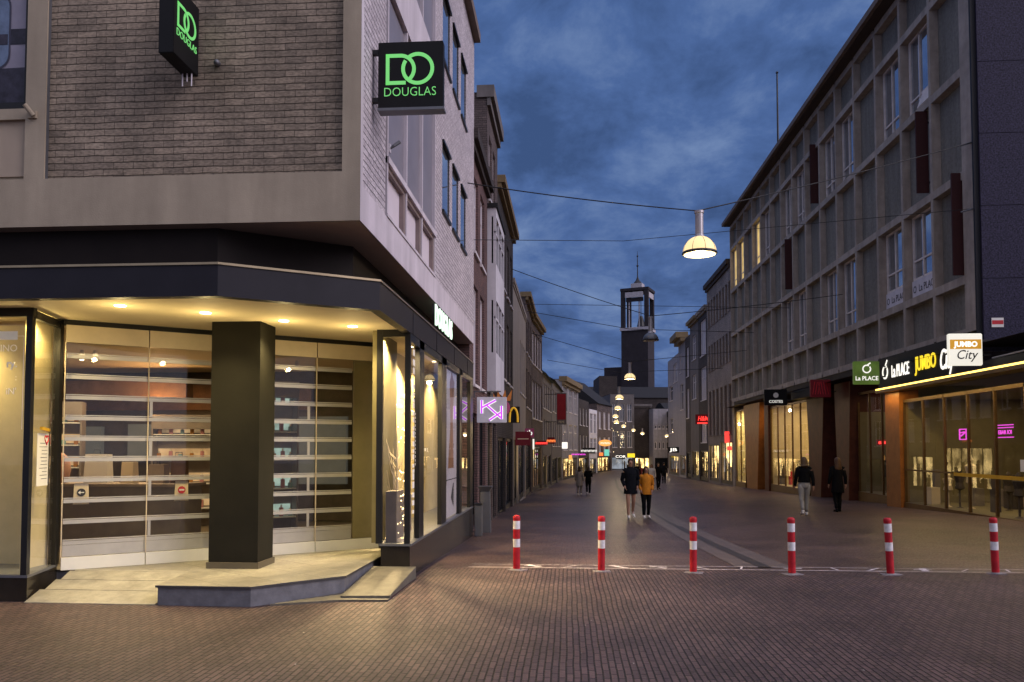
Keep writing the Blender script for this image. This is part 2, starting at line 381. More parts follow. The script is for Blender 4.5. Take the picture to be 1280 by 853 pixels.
def text(name, s, size, loc, rot, mat, parent=None, depth=.01, align='CENTER', sx=1., shear=0., bold=0., spacing=1.):
    cu = bpy.data.curves.new(name, 'FONT'); cu.body = s; cu.size = size; cu.extrude = depth; cu.align_x = align; cu.align_y = 'CENTER'
    cu.shear = shear; cu.offset = bold; cu.resolution_u = 3; cu.space_character = spacing
    to = bpy.data.objects.new(name + '_curve', cu); col.objects.link(to)
    dg = bpy.context.evaluated_depsgraph_get(); me = bpy.data.meshes.new_from_object(to.evaluated_get(dg))
    bpy.data.objects.remove(to); bpy.data.curves.remove(cu)
    me.name = name; me.materials.clear(); me.materials.append(M[mat] if isinstance(mat, str) else mat)
    o = bpy.data.objects.new(name, me); col.objects.link(o)
    if parent: o.parent = parent
    o.location = loc; o.rotation_euler = rot; o.scale = (sx, 1, 1)
    return o
FRONT = (R(90), 0, 0)            # a text that faces the camera (-Y)
LEFTROW = (R(90), 0, R(90))      # a text on a wall that faces +X
RIGHTROW = (R(90), 0, R(-90))    # a text on a wall that faces -X
def lamp(name, typ, loc, power, color, rot=(0,0,0), size=.1, size_y=None, spot=None, parent=None, blend=.6):
    l = bpy.data.lights.new(name, typ); l.energy = power; l.color = color
    if typ == 'AREA':
        l.size = size
        if size_y: l.shape = 'RECTANGLE'; l.size_y = size_y
    elif typ in ('POINT', 'SPOT'): l.shadow_soft_size = size
    if typ == 'SPOT': l.spot_size = spot; l.spot_blend = blend
    o = bpy.data.objects.new(name, l); col.objects.link(o); o.location = loc; o.rotation_euler = rot
    if parent: o.parent = parent
    return o

def gz(X, Y):
    """height of the paving: flat square, then a street falling away, a little higher on its right side"""
    t = max(0, min(Y, 90.) - 11); z = -.034 * (t - .5*t*t/79*.85)
    if X > 3: z += .03 * (X - 3) * max(0, min(1, (Y - 12) / 10.))
    return z

# ------------------------------------------------------------------ camera
cam = bpy.data.cameras.new('camera'); co = bpy.data.objects.new('camera', cam); col.objects.link(co)
cam.sensor_width = 36; cam.lens = 28.125; cam.shift_y = .07155; cam.clip_end = 3000; cam.clip_start = .05
co.location = (0, 0, 1.75); co.rotation_euler = (R(92.4), 0, R(4.0576))
scene.camera = co

# ------------------------------------------------------------------ world and sun
w = bpy.data.worlds.new('World'); scene.world = w; w.use_nodes = True; t = w.node_tree
bg = t.nodes['Background']
tc = N(t, 'ShaderNodeTexCoord'); sp = N(t, 'ShaderNodeSeparateXYZ'); t.links.new(tc.outputs['Generated'], sp.inputs[0])
SUN_AZ, SUN_EL = R(106), R(32)          # azimuth clockwise from +Y
sky = N(t, 'ShaderNodeTexSky', sky_type='NISHITA', sun_disc=False, sun_elevation=R(1.0), sun_rotation=SUN_AZ)
den = N(t, 'ShaderNodeMath', operation='ADD'); den.inputs[1].default_value = .34; t.links.new(sp.outputs[2], den.inputs[0])
dmx = N(t, 'ShaderNodeMath', operation='MAXIMUM'); dmx.inputs[1].default_value = .05; t.links.new(den.outputs[0], dmx.inputs[0])
dx = N(t, 'ShaderNodeMath', operation='DIVIDE'); t.links.new(sp.outputs[0], dx.inputs[0]); t.links.new(dmx.outputs[0], dx.inputs[1])
dy = N(t, 'ShaderNodeMath', operation='DIVIDE'); t.links.new(sp.outputs[1], dy.inputs[0]); t.links.new(dmx.outputs[0], dy.inputs[1])
cv = N(t, 'ShaderNodeCombineXYZ'); t.links.new(dx.outputs[0], cv.inputs[0]); t.links.new(dy.outputs[0], cv.inputs[1])
n1 = N(t, 'ShaderNodeTexNoise'); n1.inputs['Scale'].default_value = 4.2; n1.inputs['Detail'].default_value = 9; n1.inputs['Roughness'].default_value = .62; n1.inputs['Distortion'].default_value = .25
t.links.new(cv.outputs[0], n1.inputs['Vector'])
rp = N(t, 'ShaderNodeValToRGB'); e = rp.color_ramp.elements
e[0].position = .36; e[0].color = (.040, .082, .210, 1); e[1].position = .70; e[1].color = (.165, .250, .455, 1)
k = rp.color_ramp.elements.new(.50); k.color = (.068, .132, .325, 1)
t.links.new(n1.outputs[0], rp.inputs[0])
# overcast dusk: brighter and more violet overhead and towards the afterglow, behind and right of the camera
zr = N(t, 'ShaderNodeMapRange'); zr.inputs[1].default_value = .50; zr.inputs[2].default_value = .95; zr.inputs[3].default_value = 0; zr.inputs[4].default_value = 1; t.links.new(sp.outputs[2], zr.inputs[0])
dt = N(t, 'ShaderNodeVectorMath', operation='DOT_PRODUCT'); t.links.new(tc.outputs['Generated'], dt.inputs[0]); dt.inputs[1].default_value = (.30, -.95, .20)
gr = N(t, 'ShaderNodeMapRange'); gr.inputs[1].default_value = -.05; gr.inputs[2].default_value = .75; gr.inputs[3].default_value = 0; gr.inputs[4].default_value = 1; t.links.new(dt.outputs['Value'], gr.inputs[0])
mz = N(t, 'ShaderNodeMix', data_type='RGBA', blend_type='ADD'); mz.inputs[7].default_value = (.46, .42, .46, 1); t.links.new(zr.outputs[0], mz.inputs[0]); t.links.new(rp.outputs[0], mz.inputs[6])
mg = N(t, 'ShaderNodeMix', data_type='RGBA', blend_type='ADD'); mg.inputs[7].default_value = (.34, .285, .23, 1); t.links.new(gr.outputs[0], mg.inputs[0]); t.links.new(mz.outputs[2], mg.inputs[6])
ns = N(t, 'ShaderNodeVectorMath', operation='SCALE'); ns.inputs['Scale'].default_value = .012; t.links.new(sky.outputs[0], ns.inputs[0])
ad = N(t, 'ShaderNodeVectorMath', operation='ADD'); t.links.new(mg.outputs[2], ad.inputs[0]); t.links.new(ns.outputs[0], ad.inputs[1])
t.links.new(ad.outputs[0], bg.inputs[0]); bg.inputs[1].default_value = 1.0

sl = bpy.data.lights.new('sun', 'SUN'); sl.energy = 2.25; sl.angle = R(50); sl.color = (1, .885, .95)
so = bpy.data.objects.new('sun', sl); col.objects.link(so)
sd = Vector((math.sin(SUN_AZ)*math.cos(SUN_EL), math.cos(SUN_AZ)*math.cos(SUN_EL), math.sin(SUN_EL)))
so.rotation_euler = sd.to_track_quat('Z', 'Y').to_euler(); so.location = (30, -20, 30)

# ------------------------------------------------------------------ ground
def sheet(name, xs, ys, mat, dz=0.):
    mb = MB(); idx = {}
    for j, y in enumerate(ys):
        for i, x in enumerate(xs): mb.v.append((x, y, gz(x, y) + dz))
    nx = len(xs)
    for j in range(len(ys)-1):
        for i in range(nx-1): mb.f.append((j*nx+i, j*nx+i+1, (j+1)*nx+i+1, (j+1)*nx+i)); mb.m.append(0)
    return struct(mb.build(name, mat))
fr = lambda a, b, n: [a + (b-a)*i/n for i in range(n+1)]
sheet('square_paving', [-60, -20, -10, -5, 0, 3, 8, 12, 20, 60], [-60, -20, 0, 5, 9, 11, 11.9], 'paving_near')
sheet('street_paving', [-400, -60, -20, -8, -3, 0, 3, 5, 7, 9, 11, 13, 20, 60, 400], [11.9, 12.1, 13, 14, 15, 16, 18, 20, 22] + fr(24, 90, 22) + [100, 150, 250, 500, 900], 'paving_far')
def strip(name, pts, wl, wr, mat, dz):
    mb = MB()
    for a, b in zip(pts, pts[1:]):
        n = 6
        for k in range(n):
            p = Vector(a).lerp(Vector(b), k/n); q = Vector(a).lerp(Vector(b), (k+1)/n)
            mb.face([(p.x+wl, p.y, gz(p.x+wl, p.y)+dz), (p.x+wr, p.y, gz(p.x+wr, p.y)+dz), (q.x+wr, q.y, gz(q.x+wr, q.y)+dz), (q.x+wl, q.y, gz(q.x+wl, q.y)+dz)])
    return struct(mb.build(name, mat))
GP = [(2.92, 12.3), (2.85, 16.4), (2.85, 20), (2.95, 28), (3.0, 40), (3.6, 60), (4.8, 84)]
strip('gutter_band', GP, -.42, .42, 'gutter_stone', .006)
strip('gutter_channel', GP, -.09, .10, 'gutter_dark', .011)
# chalk line across the street mouth with little marks in it
mb = MB()
for y0, y1 in ((11.93, 11.965), (12.32, 12.345)):
    for i in range(24):
        x0 = -1.5 + i*.42; mb.face([(x0, y0, gz(0, y0)+.008), (x0+.42, y0, gz(0, y0)+.008), (x0+.42, y1, gz(0, y1)+.008), (x0, y1, gz(0, y1)+.008)])
for i in range(15):
    x0 = -.55 + i*.63 + random.uniform(-.08, .08); a = random.uniform(-.25, .3); zz = gz(0, 12.14) + .012
    wdt = random.choice((.03, .05, .10)); 
    mb.face([(x0-a*.5, 12.02, zz), (x0-a*.5+wdt, 12.02, zz), (x0+a*.5+wdt, 12.26, zz-.001), (x0+a*.5, 12.26, zz-.001)])
    if i % 3 == 0: mb.face([(x0-.1, 12.11, zz+.003), (x0+.16, 12.11, zz+.003), (x0+.16, 12.15, zz+.003), (x0-.1, 12.15, zz+.003)])
struct(mb.build('pavement_marking', 'chalk'))

mb = MB(); rl = random.Random(3)
for i in range(70):
    x, y = rl.uniform(-3, 7), rl.uniform(4.3, 16); a = rl.uniform(0, 3.1); r_ = rl.uniform(.006, .018); z = gz(x, y)+.006
    mb.face([(x+r_*math.cos(a), y+r_*math.sin(a), z), (x-r_*math.sin(a)*.6, y+r_*math.cos(a)*.6, z+.004), (x-r_*math.cos(a), y-r_*math.sin(a), z), (x+r_*math.sin(a)*.6, y-r_*math.cos(a)*.6, z+.003)])
lo = mb.build('litter', pm('litter_pale', (.42, .38, .34), .9, var=.4, scale=30)); lo['kind'] = 'stuff'; lo['label'] = 'pale specks of litter scattered over the brick paving'; lo['category'] = 'litter'
# ------------------------------------------------------------------ corner shop on the left
S = thing('corner_shop', 'corner shop building with tan brick upper storeys over a lit recessed entrance', 'building', (-2.2, 8.25, 0))
OX, OY = 2.2, -8.25
def SB(mb, name, mats, **k):
    mb.v = [(x + OX, y + OY, z) for x, y, z in mb.v]
    return mb.build(name, mats, k.pop('parent', S), **k)
ZB = 4.16
# upper body: front brick panel, pilasters, band
mb = MB(); mb.box((-5.72, 8.31, 4.69), (-2.40, 8.6, 11.3)); SB(mb, 'brick_wall', 'brick_tan_lit')
mb = MB(); mb.box((-16, 8.25, ZB), (-2.203, 8.6, 4.69)); mb.box((-2.40, 8.25, 4.69), (-2.203, 8.6, 11.3)); mb.box((-5.95, 8.25, 4.69), (-5.72, 8.6, 11.3)); mb.box((-16, 8.25, 5.36), (-5.95, 8.6, 5.48)); mb.box((-16, 8.32, 4.69), (-5.95, 8.6, 4.74)); SB(mb, 'concrete_band', 'band_warm_lit')
mb = MB(); mb.box((-5.735, 8.27, 4.69), (-5.715, 8.312, 11.3)); SB(mb, 'flashing', 'metal_grey')
mb = MB(); mb.box((-16, 8.30, 4.74), (-5.95, 8.55, 5.36)); SB(mb, 'spandrel_panel', 'panel_warm_lit')
mb = MB(); mb.box((-8.5, 8.29, 5.48), (-5.95, 8.40, 5.57)); mb.box((-6.0, 8.29, 5.57), (-5.95, 8.40, 8.2)); SB(mb, 'window_frame', 'frame_black')
# street side: band, brick fields with real window openings
def holed(mb, x0, x1, z0, z1, holes, place, depth=.14, mi=0, rmi=0):
    """wall rectangle (x along, z up) with holes (a,b,c,d); place(x, d, z) -> point, d into the wall"""
    xs = sorted({x0, x1} | {h[0] for h in holes} | {h[1] for h in holes}); zs = sorted({z0, z1} | {h[2] for h in holes} | {h[3] for h in holes})
    for i in range(len(xs)-1):
        for j in range(len(zs)-1):
            cx, cz = (xs[i]+xs[i+1])/2, (zs[j]+zs[j+1])/2
            if any(h[0] < cx < h[1] and h[2] < cz < h[3] for h in holes): continue
            mb.face([place(xs[i],0,zs[j]), place(xs[i+1],0,zs[j]), place(xs[i+1],0,zs[j+1]), place(xs[i],0,zs[j+1])], mi)
    for a, b, c, d in holes:
        mb.face([place(a,0,c), place(a,depth,c), place(a,depth,d), place(a,0,d)], rmi); mb.face([place(b,0,c), place(b,depth,c), place(b,depth,d), place(b,0,d)], rmi)
        mb.face([place(a,0,c), place(b,0,c), place(b,depth,c), place(a,depth,c)], rmi); mb.face([place(a,0,d), place(b,0,d), place(b,depth,d), place(a,depth,d)], rmi)
XS = -2.2
mb = MB(); pl = lambda y, d, z: (XS - d, y, z)
mb.face([pl(8.25,0,ZB), pl(18.4,0,ZB), pl(18.4,0,4.56), pl(8.25,0,4.56)])
mb.face([pl(8.25,0,4.56), pl(8.36,0,4.56), pl(8.36,0,11.3), pl(8.25,0,11.3)])
mb.box((-2.30, 9.47, 4.562), (-2.185, 12.98, 4.60)); mb.box((-2.30, 9.47, 5.22), (-2.17, 12.98, 5.30)); mb.box((-2.30, 9.47, 7.45), (-2.185, 12.98, 8.25))
for y in (9.47, 10.62, 11.78, 12.92): mb.box((-2.30, y, 4.60), (-2.192, y+.05, 11.3))
SB(mb, 'street_band', 'band_cool_lit')
holes = []
for z0, z1 in ((5.92, 7.12), (8.62, 9.86)):
    for a, b in ((13.72, 14.58), (14.92, 15.76), (16.1, 16.92)): holes.append((a, b, z0, z1))
mb = MB(); holed(mb, 12.98, 18.4, 4.56, 11.3, holes, pl, .10); SB(mb, 'street_wall', 'brick_cool_lit'); mb = MB(); holed(mb, 8.36, 9.40, 4.56, 11.3, [], pl)
mb.face([pl(9.40,0,4.6), pl(9.40,.2,4.6), pl(9.40,.2,11.3), pl(9.40,0,11.3)])
SB(mb, 'street_wall', 'brick_cool_lit')
for a, b, c, d in holes:
    f = MB(); f.box((-2.30, a, c), (-2.212, b, c+.05)); f.box((-2.30, a, d-.05), (-2.212, b, d)); f.box((-2.30, a, c+.05), (-2.212, a+.04, d-.05)); f.box((-2.30, b-.04, c+.05), (-2.212, b, d-.05)); f.box((-2.24, a-.03, c-.05), (-2.16, b+.03, c)); f.box((-2.24, a-.03, d), (-2.16, b+.03, d+.04))
    fo = SB(f, 'window', 'frame_black'); p = MB(); p.face([(-2.22, a+.04, c+.05), (-2.22, b-.04, c+.05), (-2.22, b-.04, d-.05), (-2.22, a+.04, d-.05)]); SB(p, 'pane', 'sky_glass', parent=fo)
mb = MB(); mb.box((-2.36, 9.40, 4.6), (-2.33, 9.45, 11.3)); mb.box((-2.29, 9.53, 4.60), (-2.27, 12.92, 5.22)); SB(mb, 'sill_panel', 'panel_cool_lit')
mb = MB()
for y in (9.53, 10.68, 11.84): mb.box((-2.268, y + .98, 4.60), (-2.21, y+1.085, 5.22)); mb.box((-2.268, y, 5.16), (-2.21, y+.98, 5.22))
SB(mb, 'panel_reveal', 'brown_reveal')
for y in (9.53, 10.68, 11.84):
    bw = MB(); bw.box((-2.40, y, 5.3), (-2.30, y+1.085, 5.34)); bw.box((-2.40, y, 7.41), (-2.30, y+1.085, 7.45)); bw.box((-2.40, y, 8.25), (-2.30, y+1.085, 8.29))
    bw.box((-2.40, y, 5.34), (-2.36, y+.04, 11.2)); bwo = SB(bw, 'bay_window', 'white_frame')
    for z0, z1 in ((5.34, 7.41), (8.29, 11.2)):
        p = MB(); p.face([(-2.24, y, z0), (-2.24, y+1.085, z0), (-2.24, y+1.085, z1), (-2.24, y, z1)]); SB(p, 'pane', 'net_curtain', parent=bwo)
mb = MB(); mb.box((-2.42, 9.40, 4.6), (-2.36, 9.47, 11.3)); SB(mb, 'downpipe', 'metal_grey')
mb = MB(); mb.box((-16, 8.1, 11.3), (-2.05, 18.4, 11.5)); SB(mb, 'roof', 'eave_edge')
mb = MB(); mb.box((-16, 8.6, ZB+.01), (-2.42, 18.39, 11.3)); SB(mb, 'inner_core', 'shop_dark')
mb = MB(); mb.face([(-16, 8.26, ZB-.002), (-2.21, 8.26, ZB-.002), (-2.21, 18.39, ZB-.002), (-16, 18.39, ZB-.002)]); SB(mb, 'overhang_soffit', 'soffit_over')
mb = MB(); mb.prism([(-16, 8.43), (-3.83, 8.43), (-2.57, 9.33), (-2.57, 18.38), (-2.8, 18.38), (-2.8, 9.5), (-3.9, 8.7), (-16, 8.7)], 3.67, ZB-.004); SB(mb, 'recess_wall', 'fascia_dark')
# canopy fascia, trim and soffit
CP = [(-16, 8.0), (-3.62, 7.98), (-2.15, 8.95), (-2.15, 17.95)]
CI = [(-16, 8.12), (-3.66, 8.10), (-2.27, 9.02), (-2.27, 17.95)]
mb = MB(); mb.prism(CP + CI[::-1], 3.32, 3.645); SB(mb, 'canopy_fascia', 'fascia')
mb = MB()
for x in (-5.2, -6.9): mb.box((x, 7.992, 3.322), (x+.006, 8.0, 3.643))
for y in (10.9, 12.9, 14.9, 16.9): mb.box((-2.152, y, 3.322), (-2.144, y+.007, 3.643))
SB(mb, 'fascia_joint', 'frame_black')
CT = [(-16, 7.985), (-3.615, 7.965), (-2.135, 8.943), (-2.135, 17.95)]
mb = MB(); mb.prism(CT + CI[::-1], 3.648, 3.672); SB(mb, 'canopy_trim', 'trim_gold')
mb = MB(); mb.prism(CI + [(-2.8, 17.95), (-2.8, 9.4), (-3.9, 8.6), (-16, 8.6)], 3.60, 3.64); SB(mb, 'canopy_top', 'fascia')
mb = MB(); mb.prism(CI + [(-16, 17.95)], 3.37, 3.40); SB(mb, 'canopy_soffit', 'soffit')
# platform, ramp, side step
mb = MB(); mb.prism([(-4.57, 8.68), (-3.5, 8.66), (-2.68, 9.48), (-2.66, 12.4), (-6.6, 12.4), (-6.6, 9.66), (-4.66, 9.66)], 0, .195); SB(mb, 'platform', 'stone_side')
mb = MB(); mb.prism([(-4.59, 8.66), (-3.495, 8.64), (-2.66, 9.475), (-2.645, 12.4), (-6.62, 12.4), (-6.62, 9.68), (-4.68, 9.68)], .197, .222, mi=1, mt=0); SB(mb, 'platform_top', ['stone_top', 'stone_edge'])
mb = MB()
for a, b in ((0, .34), (.345, .62), (.625, .888), (.888, 1)):
    y = lambda k: 8.70 + 1.04*k; rh = lambda k: min(.2235, .006 + .245*k)
    mb.hexa([(-6.14+.06*0, y(a), 0), (-4.60-.08*a, y(a)-.02, 0), (-4.60-.08*b, y(b)-.02, 0), (-6.2, y(b), 0), (-6.14, y(a), rh(a)+.002), (-4.60-.08*a, y(a)-.02, rh(a)+.002), (-4.60-.08*b, y(b)-.02, rh(b)), (-6.2, y(b), rh(b))])
SB(mb, 'ramp', 'stone_plain')
mb = MB(); mb.prism([(-3.3, 8.72), (-2.62, 9.02), (-2.06, 9.06), (-2.06, 9.2), (-2.64, 9.55)], 0, .022); mb.hexa([(-2.63, 9.14, .022), (-2.06, 9.16, .022), (-2.06, 10.74, 0), (-2.64, 10.74, 0), (-2.63, 9.14, .045), (-2.06, 9.16, .05), (-2.06, 10.74, .15), (-2.64, 10.74, .15)]); SB(mb, 'side_step', 'stone_ramp')
# pillar
mb = MB(); mb.box((-4.57, 9.93, .30), (-3.93, 10.45, 3.37)); SB(mb, 'pillar', 'pillar')
mb = MB(); mb.box((-4.59, 9.905, .224), (-3.91, 10.47, .30)); SB(mb, 'pillar_base', 'pillar_base')
# roller shutters on the diagonal
A = Vector((-6.33, 9.62)); D = Vector((.803, .596)); Nn = Vector((D.y, -D.x))
def sh(mb, t0, t1, z0, z1, d0, d1, mi=0):
    p = [A + D*t0 + Nn*d0, A + D*t1 + Nn*d0, A + D*t1 + Nn*d1, A + D*t0 + Nn*d1]
    mb.hexa([(q.x, q.y, z0) for q in p] + [(q.x, q.y, z1) for q in p], mi)
ZF = .225
JT = [0, .97, 2.2, 3.25, 4.30]
for sec, (t0, t1) in enumerate(((0, 2.2), (2.24, 3.82))):
    mb = MB(); zr_ = .53
    rails = []
    while zr_ < 3.0: rails.append(zr_); zr_ += .262
    for z in rails: sh(mb, t0+.02, t1, z, z+.046, -.06, -.03); sh(mb, t0+.02, t1, z+.054, z+.066, -.055, -.035)
    sh(mb, t0+.02, t1, ZF+.16, ZF+.30, -.06, -.03)
    for i, z in enumerate(rails):
        if i % 2 == 1 and i < 8:
            tt = t0 + (1.0 if sec == 0 else .9); sh(mb, tt, tt+.035, z-.20, z-.002, -.055, -.035)
    so_ = SB(mb, 'roller_shutter', 'alu')
    g_ = MB(); p0, p1 = A + D*t0 - Nn*.045, A + D*t1 - Nn*.045
    g_.face([(p0.x, p0.y, .5), (p1.x, p1.y, .5), (p1.x, p1.y, 3.1), (p0.x, p0.y, 3.1)]); SB(g_, 'slat_glazing', 'glass_shutter', parent=so_)
for i in range(4):
    t0, t1 = JT[i]+.006, JT[i+1]-.006
    mb = MB(); sh(mb, t0, t1, ZF, ZF+.155, -.01, .03); do = SB(mb, 'glass_door', 'alu_white')
    g_ = MB(); p0, p1 = A + D*t0 + Nn*.01, A + D*t1 + Nn*.01
    g_.face([(p0.x, p0.y, ZF+.155), (p1.x, p1.y, ZF+.155), (p1.x, p1.y, 3.1), (p0.x, p0.y, 3.1)]); SB(g_, 'pane', 'glass', parent=do)
    h_ = MB(); sh(h_, t0, t1, 3.08, 3.30, -.06, .04); SB(h_, 'header', 'header', parent=do)
    e_ = MB(); sh(e_, t0-.008, t0+.004, ZF+.155, 3.08, .0, .02); SB(e_, 'edge_strip', 'header', parent=do)
mb = MB(); sh(mb, 1.83, 1.87, .55, 2.0, .05, .09); sh(mb, 1.83, 1.87, .62, .66, .01, .05); sh(mb, 1.83, 1.87, 1.86, 1.90, .01, .05); SB(mb, 'door_pull', 'header')
mb = MB(); sh(mb, -.02, 4.32, 3.30, 3.37, -.09, .0); SB(mb, 'shadow_gap', 'frame_black')
mb = MB(); sh(mb, 3.86, 4.30, ZF+.16, 3.08, -.10, -.05); SB(mb, 'wall_panel', 'olive_wall')
# left display window: plinth, posts, glass
mb = MB(); mb.prism([(-16, 8.77), (-6.16, 8.77), (-6.40, 9.66), (-16, 9.66)], 0, .27); SB(mb, 'window_plinth', 'plinth_dark')
mb = MB(); mb.prism([(-16, 8.755), (-6.148, 8.755), (-6.39, 9.665), (-16, 9.665)], .27, .30); SB(mb, 'window_sill', 'metal_grey')
mb = MB()
mb.prism([(-6.24, 8.76), (-6.165, 8.76), (-6.18, 8.84), (-6.25, 8.84)], .30, 3.32)
mb.prism([(-6.45, 9.56), (-6.355, 9.56), (-6.375, 9.66), (-6.46, 9.66)], .30, 3.37)
mb.box((-16, 8.77, 3.27), (-6.165, 8.84, 3.37)); mb.bar((-6.19, 8.80, 3.30), (-6.40, 9.6, 3.30), .05, .09)
SB(mb, 'display_window', 'frame_black')
g_ = MB(); g_.face([(-16, 8.80, .30), (-6.2, 8.80, .30), (-6.2, 8.80, 3.3), (-16, 8.80, 3.3)]); SB(g_, 'pane', 'glass')
g_ = MB(); g_.face([(-6.19, 8.84, .30), (-6.38, 9.56, .30), (-6.38, 9.56, 3.3), (-6.19, 8.84, 3.3)]); SB(g_, 'pane', 'glass')
mb = MB(); mb.box((-16, 9.62, .30), (-6.55, 9.66, 3.3)); mb.box((-6.56, 9.2, .30), (-6.50, 9.62, 3.3)); SB(mb, 'display_back', 'beige_wall')
mb = MB(); mb.bar((-6.16, 8.95, 1.98), (-6.22, 9.18, 1.96), .03, .035); SB(mb, 'door_handle', 'yellow_tape')
# right display window along the street
mb = MB(); mb.prism([(-2.55, 10.77), (-2.15, 10.77), (-2.15, 17.9), (-2.9, 17.9), (-2.9, 12.1), (-2.66, 12.1)], -.45, .42); SB(mb, 'window_plinth', 'plinth_dark')
mb = MB(); mb.prism([(-2.57, 10.745), (-2.13, 10.745), (-2.13, 17.9), (-2.9, 17.9), (-2.9, 12.1), (-2.68, 12.1)], .42, .45); SB(mb, 'window_sill', 'metal_grey')
mb = MB()
for y0, y1 in ((10.76, 10.83), (11.46, 11.82), (13.5, 14.02), (15.74, 16.08), (17.45, 17.92)): mb.box((-2.23, y0, .45), (-2.155, y1, 3.32))
mb.box((-2.23, 10.83, 3.20), (-2.155, 17.45, 3.32)); mb.box((-2.62, 10.76, .45), (-2.54, 10.83, 3.37)); mb.box((-2.54, 10.765, 3.27), (-2.23, 10.83, 3.37))
SB(mb, 'display_window', 'frame_black')
for y0, y1 in ((10.83, 11.46), (11.82, 13.5), (14.02, 15.74), (16.08, 17.45)):
    g_ = MB(); g_.face([(-2.19, y0, .45), (-2.19, y1, .45), (-2.19, y1, 3.2), (-2.19, y0, 3.2)]); SB(g_, 'pane', 'glass')
g_ = MB(); g_.face([(-2.54, 10.79, .45), (-2.23, 10.79, .45), (-2.23, 10.79, 3.27), (-2.54, 10.79, 3.27)]); SB(g_, 'pane', 'glass')
# inside of the shop
mb = MB(); mb.box((-15, 9.7, .10), (-2.9, 17.8, .19)); SB(mb, 'shop_floor', 'shop_floor')
mb = MB(); mb.box((-15, 16.6, .22), (-2.95, 16.7, 3.37)); mb.box((-12.0, 9.7, .22), (-11.9, 16.6, 3.37)); SB(mb, 'shop_wall', 'shop_dark')
mb = MB(); mb.box((-3.0, 12.15, .22), (-2.92, 17.8, 3.37)); SB(mb, 'display_back', 'beige_wall')
mb = MB(); mb.box((-2.70, 10.85, .45), (-2.63, 12.1, 3.37)); SB(mb, 'corner_post', 'olive_wall')
mb = MB(); mb.box((-11.9, 16.45, 2.55), (-5.4, 16.55, 3.1)); mb.box((-10.3, 15.4, 2.75), (-7.6, 15.7, 3.1)); SB(mb, 'cornice_board', 'shop_brown')
mb = MB()
for x0, x1, z0, z1 in ((-11.4, -9.9, 1.6, 2.2), (-9.3, -8.1, 1.55, 2.25), (-7.6, -6.3, 1.5, 2.2), (-5.7, -4.6, 1.0, 2.4)): mb.box((x0, 16.3, z0), (x1, 16.44, z1))
SB(mb, 'light_panel', pm('panel_soft', (.13, .14, .12), .5, emis=(.75, .8, .72), es=.05))
# downlights (lit in the photograph)
for x, y in ((-5.09, 8.71), (-4.34, 9.25), (-3.62, 9.91), (-2.87, 10.43), (-6.45, 9.18), (-7.6, 9.25)):
    mb = MB(); mb.lathe([(.062, 3.361), (.062, 3.369)], (x, y, 0), 16); o = SB(mb, 'downlight', 'downlight')
    lamp('downlight_spill', 'POINT', (x, y, 3.02), 9., (1, .76, .32), size=.03); lamp('downlight_lamp', 'SPOT', (x, y, 3.34), 200 if x > -6 else 170, (1, .78, .34), (0, 0, 0), .05, spot=R(128), blend=.85)
for y in (11.2, 12.6, 13.4, 14.8, 16.7):
    mb = MB(); mb.lathe([(.045, 3.361), (.045, 3.369)], (-2.5, y, 0), 12); SB(mb, 'downlight', 'downlight')
    lamp('downlight_lamp', 'SPOT', (-2.5, y, 3.33), 620 if y < 14 else 280, (1, .74, .36), (0, 0, 0), .04, spot=R(134), blend=.5)
lamp('shop_lamp', 'AREA', (-7.8, 13.2, 3.3), 130, (1, .74, .40), (0, 0, 0), 3.0, 2.0)
lamp('shop_spot', 'POINT', (-8.1, 15.1, 2.6), 30, (1, .55, .22), size=.1)
lamp('counter_fill', 'SPOT', (-7.4, 11.9, 3.2), 130, (1, .70, .40), (R(8), 0, 0), .05, spot=R(80), blend=.8)  # spot added to brighten the goods on the counter, no fixture built

# things in the shop
c = thing('sales_counter', 'brown sales counter seen through the left roller shutter', 'counter', (-7.6, 12.4, .222))
mb = MB(); mb.box((-1.9, -.35, 0), (1.6, .35, .92)); mb.build('counter_front', 'counter', c)
mb = MB(); mb.box((-1.95, -.4, .92), (1.65, .4, .965)); mb.build('counter_top', 'counter_top', c)
for i, (x, y, w_, h_, mt) in enumerate(((-8.75, 12.35, .34, .40, 'paper_cream'), (-8.1, 12.3, .26, .5, 'skin'), (-7.55, 12.4, .42, .46, 'paper'), (-7.0, 12.35, .22, .34, 'paper_cream'), (-6.55, 12.4, .30, .30, 'counter_top'), (-6.25, 12.5, .24, .42, 'shop_brown'))):
    desc = ['tall cream gift bag', 'rounded brown display bust', 'white cardboard display carton', 'small cream gift bag', 'low tan product carton', 'dark brown gift bag'][i]
    o = thing('product_display' if i in (1, 2, 4) else 'gift_bag', desc + ' on the brown counter behind the left shutter', 'shop goods', (x, y, 1.187), random.uniform(-.2, .2), 'goods on the shop counter')
    mb = MB()
    if i == 1: mb.lathe([(.06, 0), (.10, .06), (.13, .2), (.12, .33), (.07, .43), (.02, .48)], n=14); mb.build('bust', mt, o, smooth=True)
    else:
        mb.hexa([(-w_/2, -.08, 0), (w_/2, -.08, 0), (w_/2, .08, 0), (-w_/2, .08, 0), (-w_*.46, -.06, h_), (w_*.46, -.06, h_), (w_*.46, .06, h_), (-w_*.46, .06, h_)]); mb.build('bag_body', mt, o)
        mb = MB(); mb.tube([(-.06, -.05, h_-.01), (-.05, -.05, h_+.07), (.05, -.05, h_+.07), (.06, -.05, h_-.01)], .006, 5); mb.build('handle', 'ink', o)
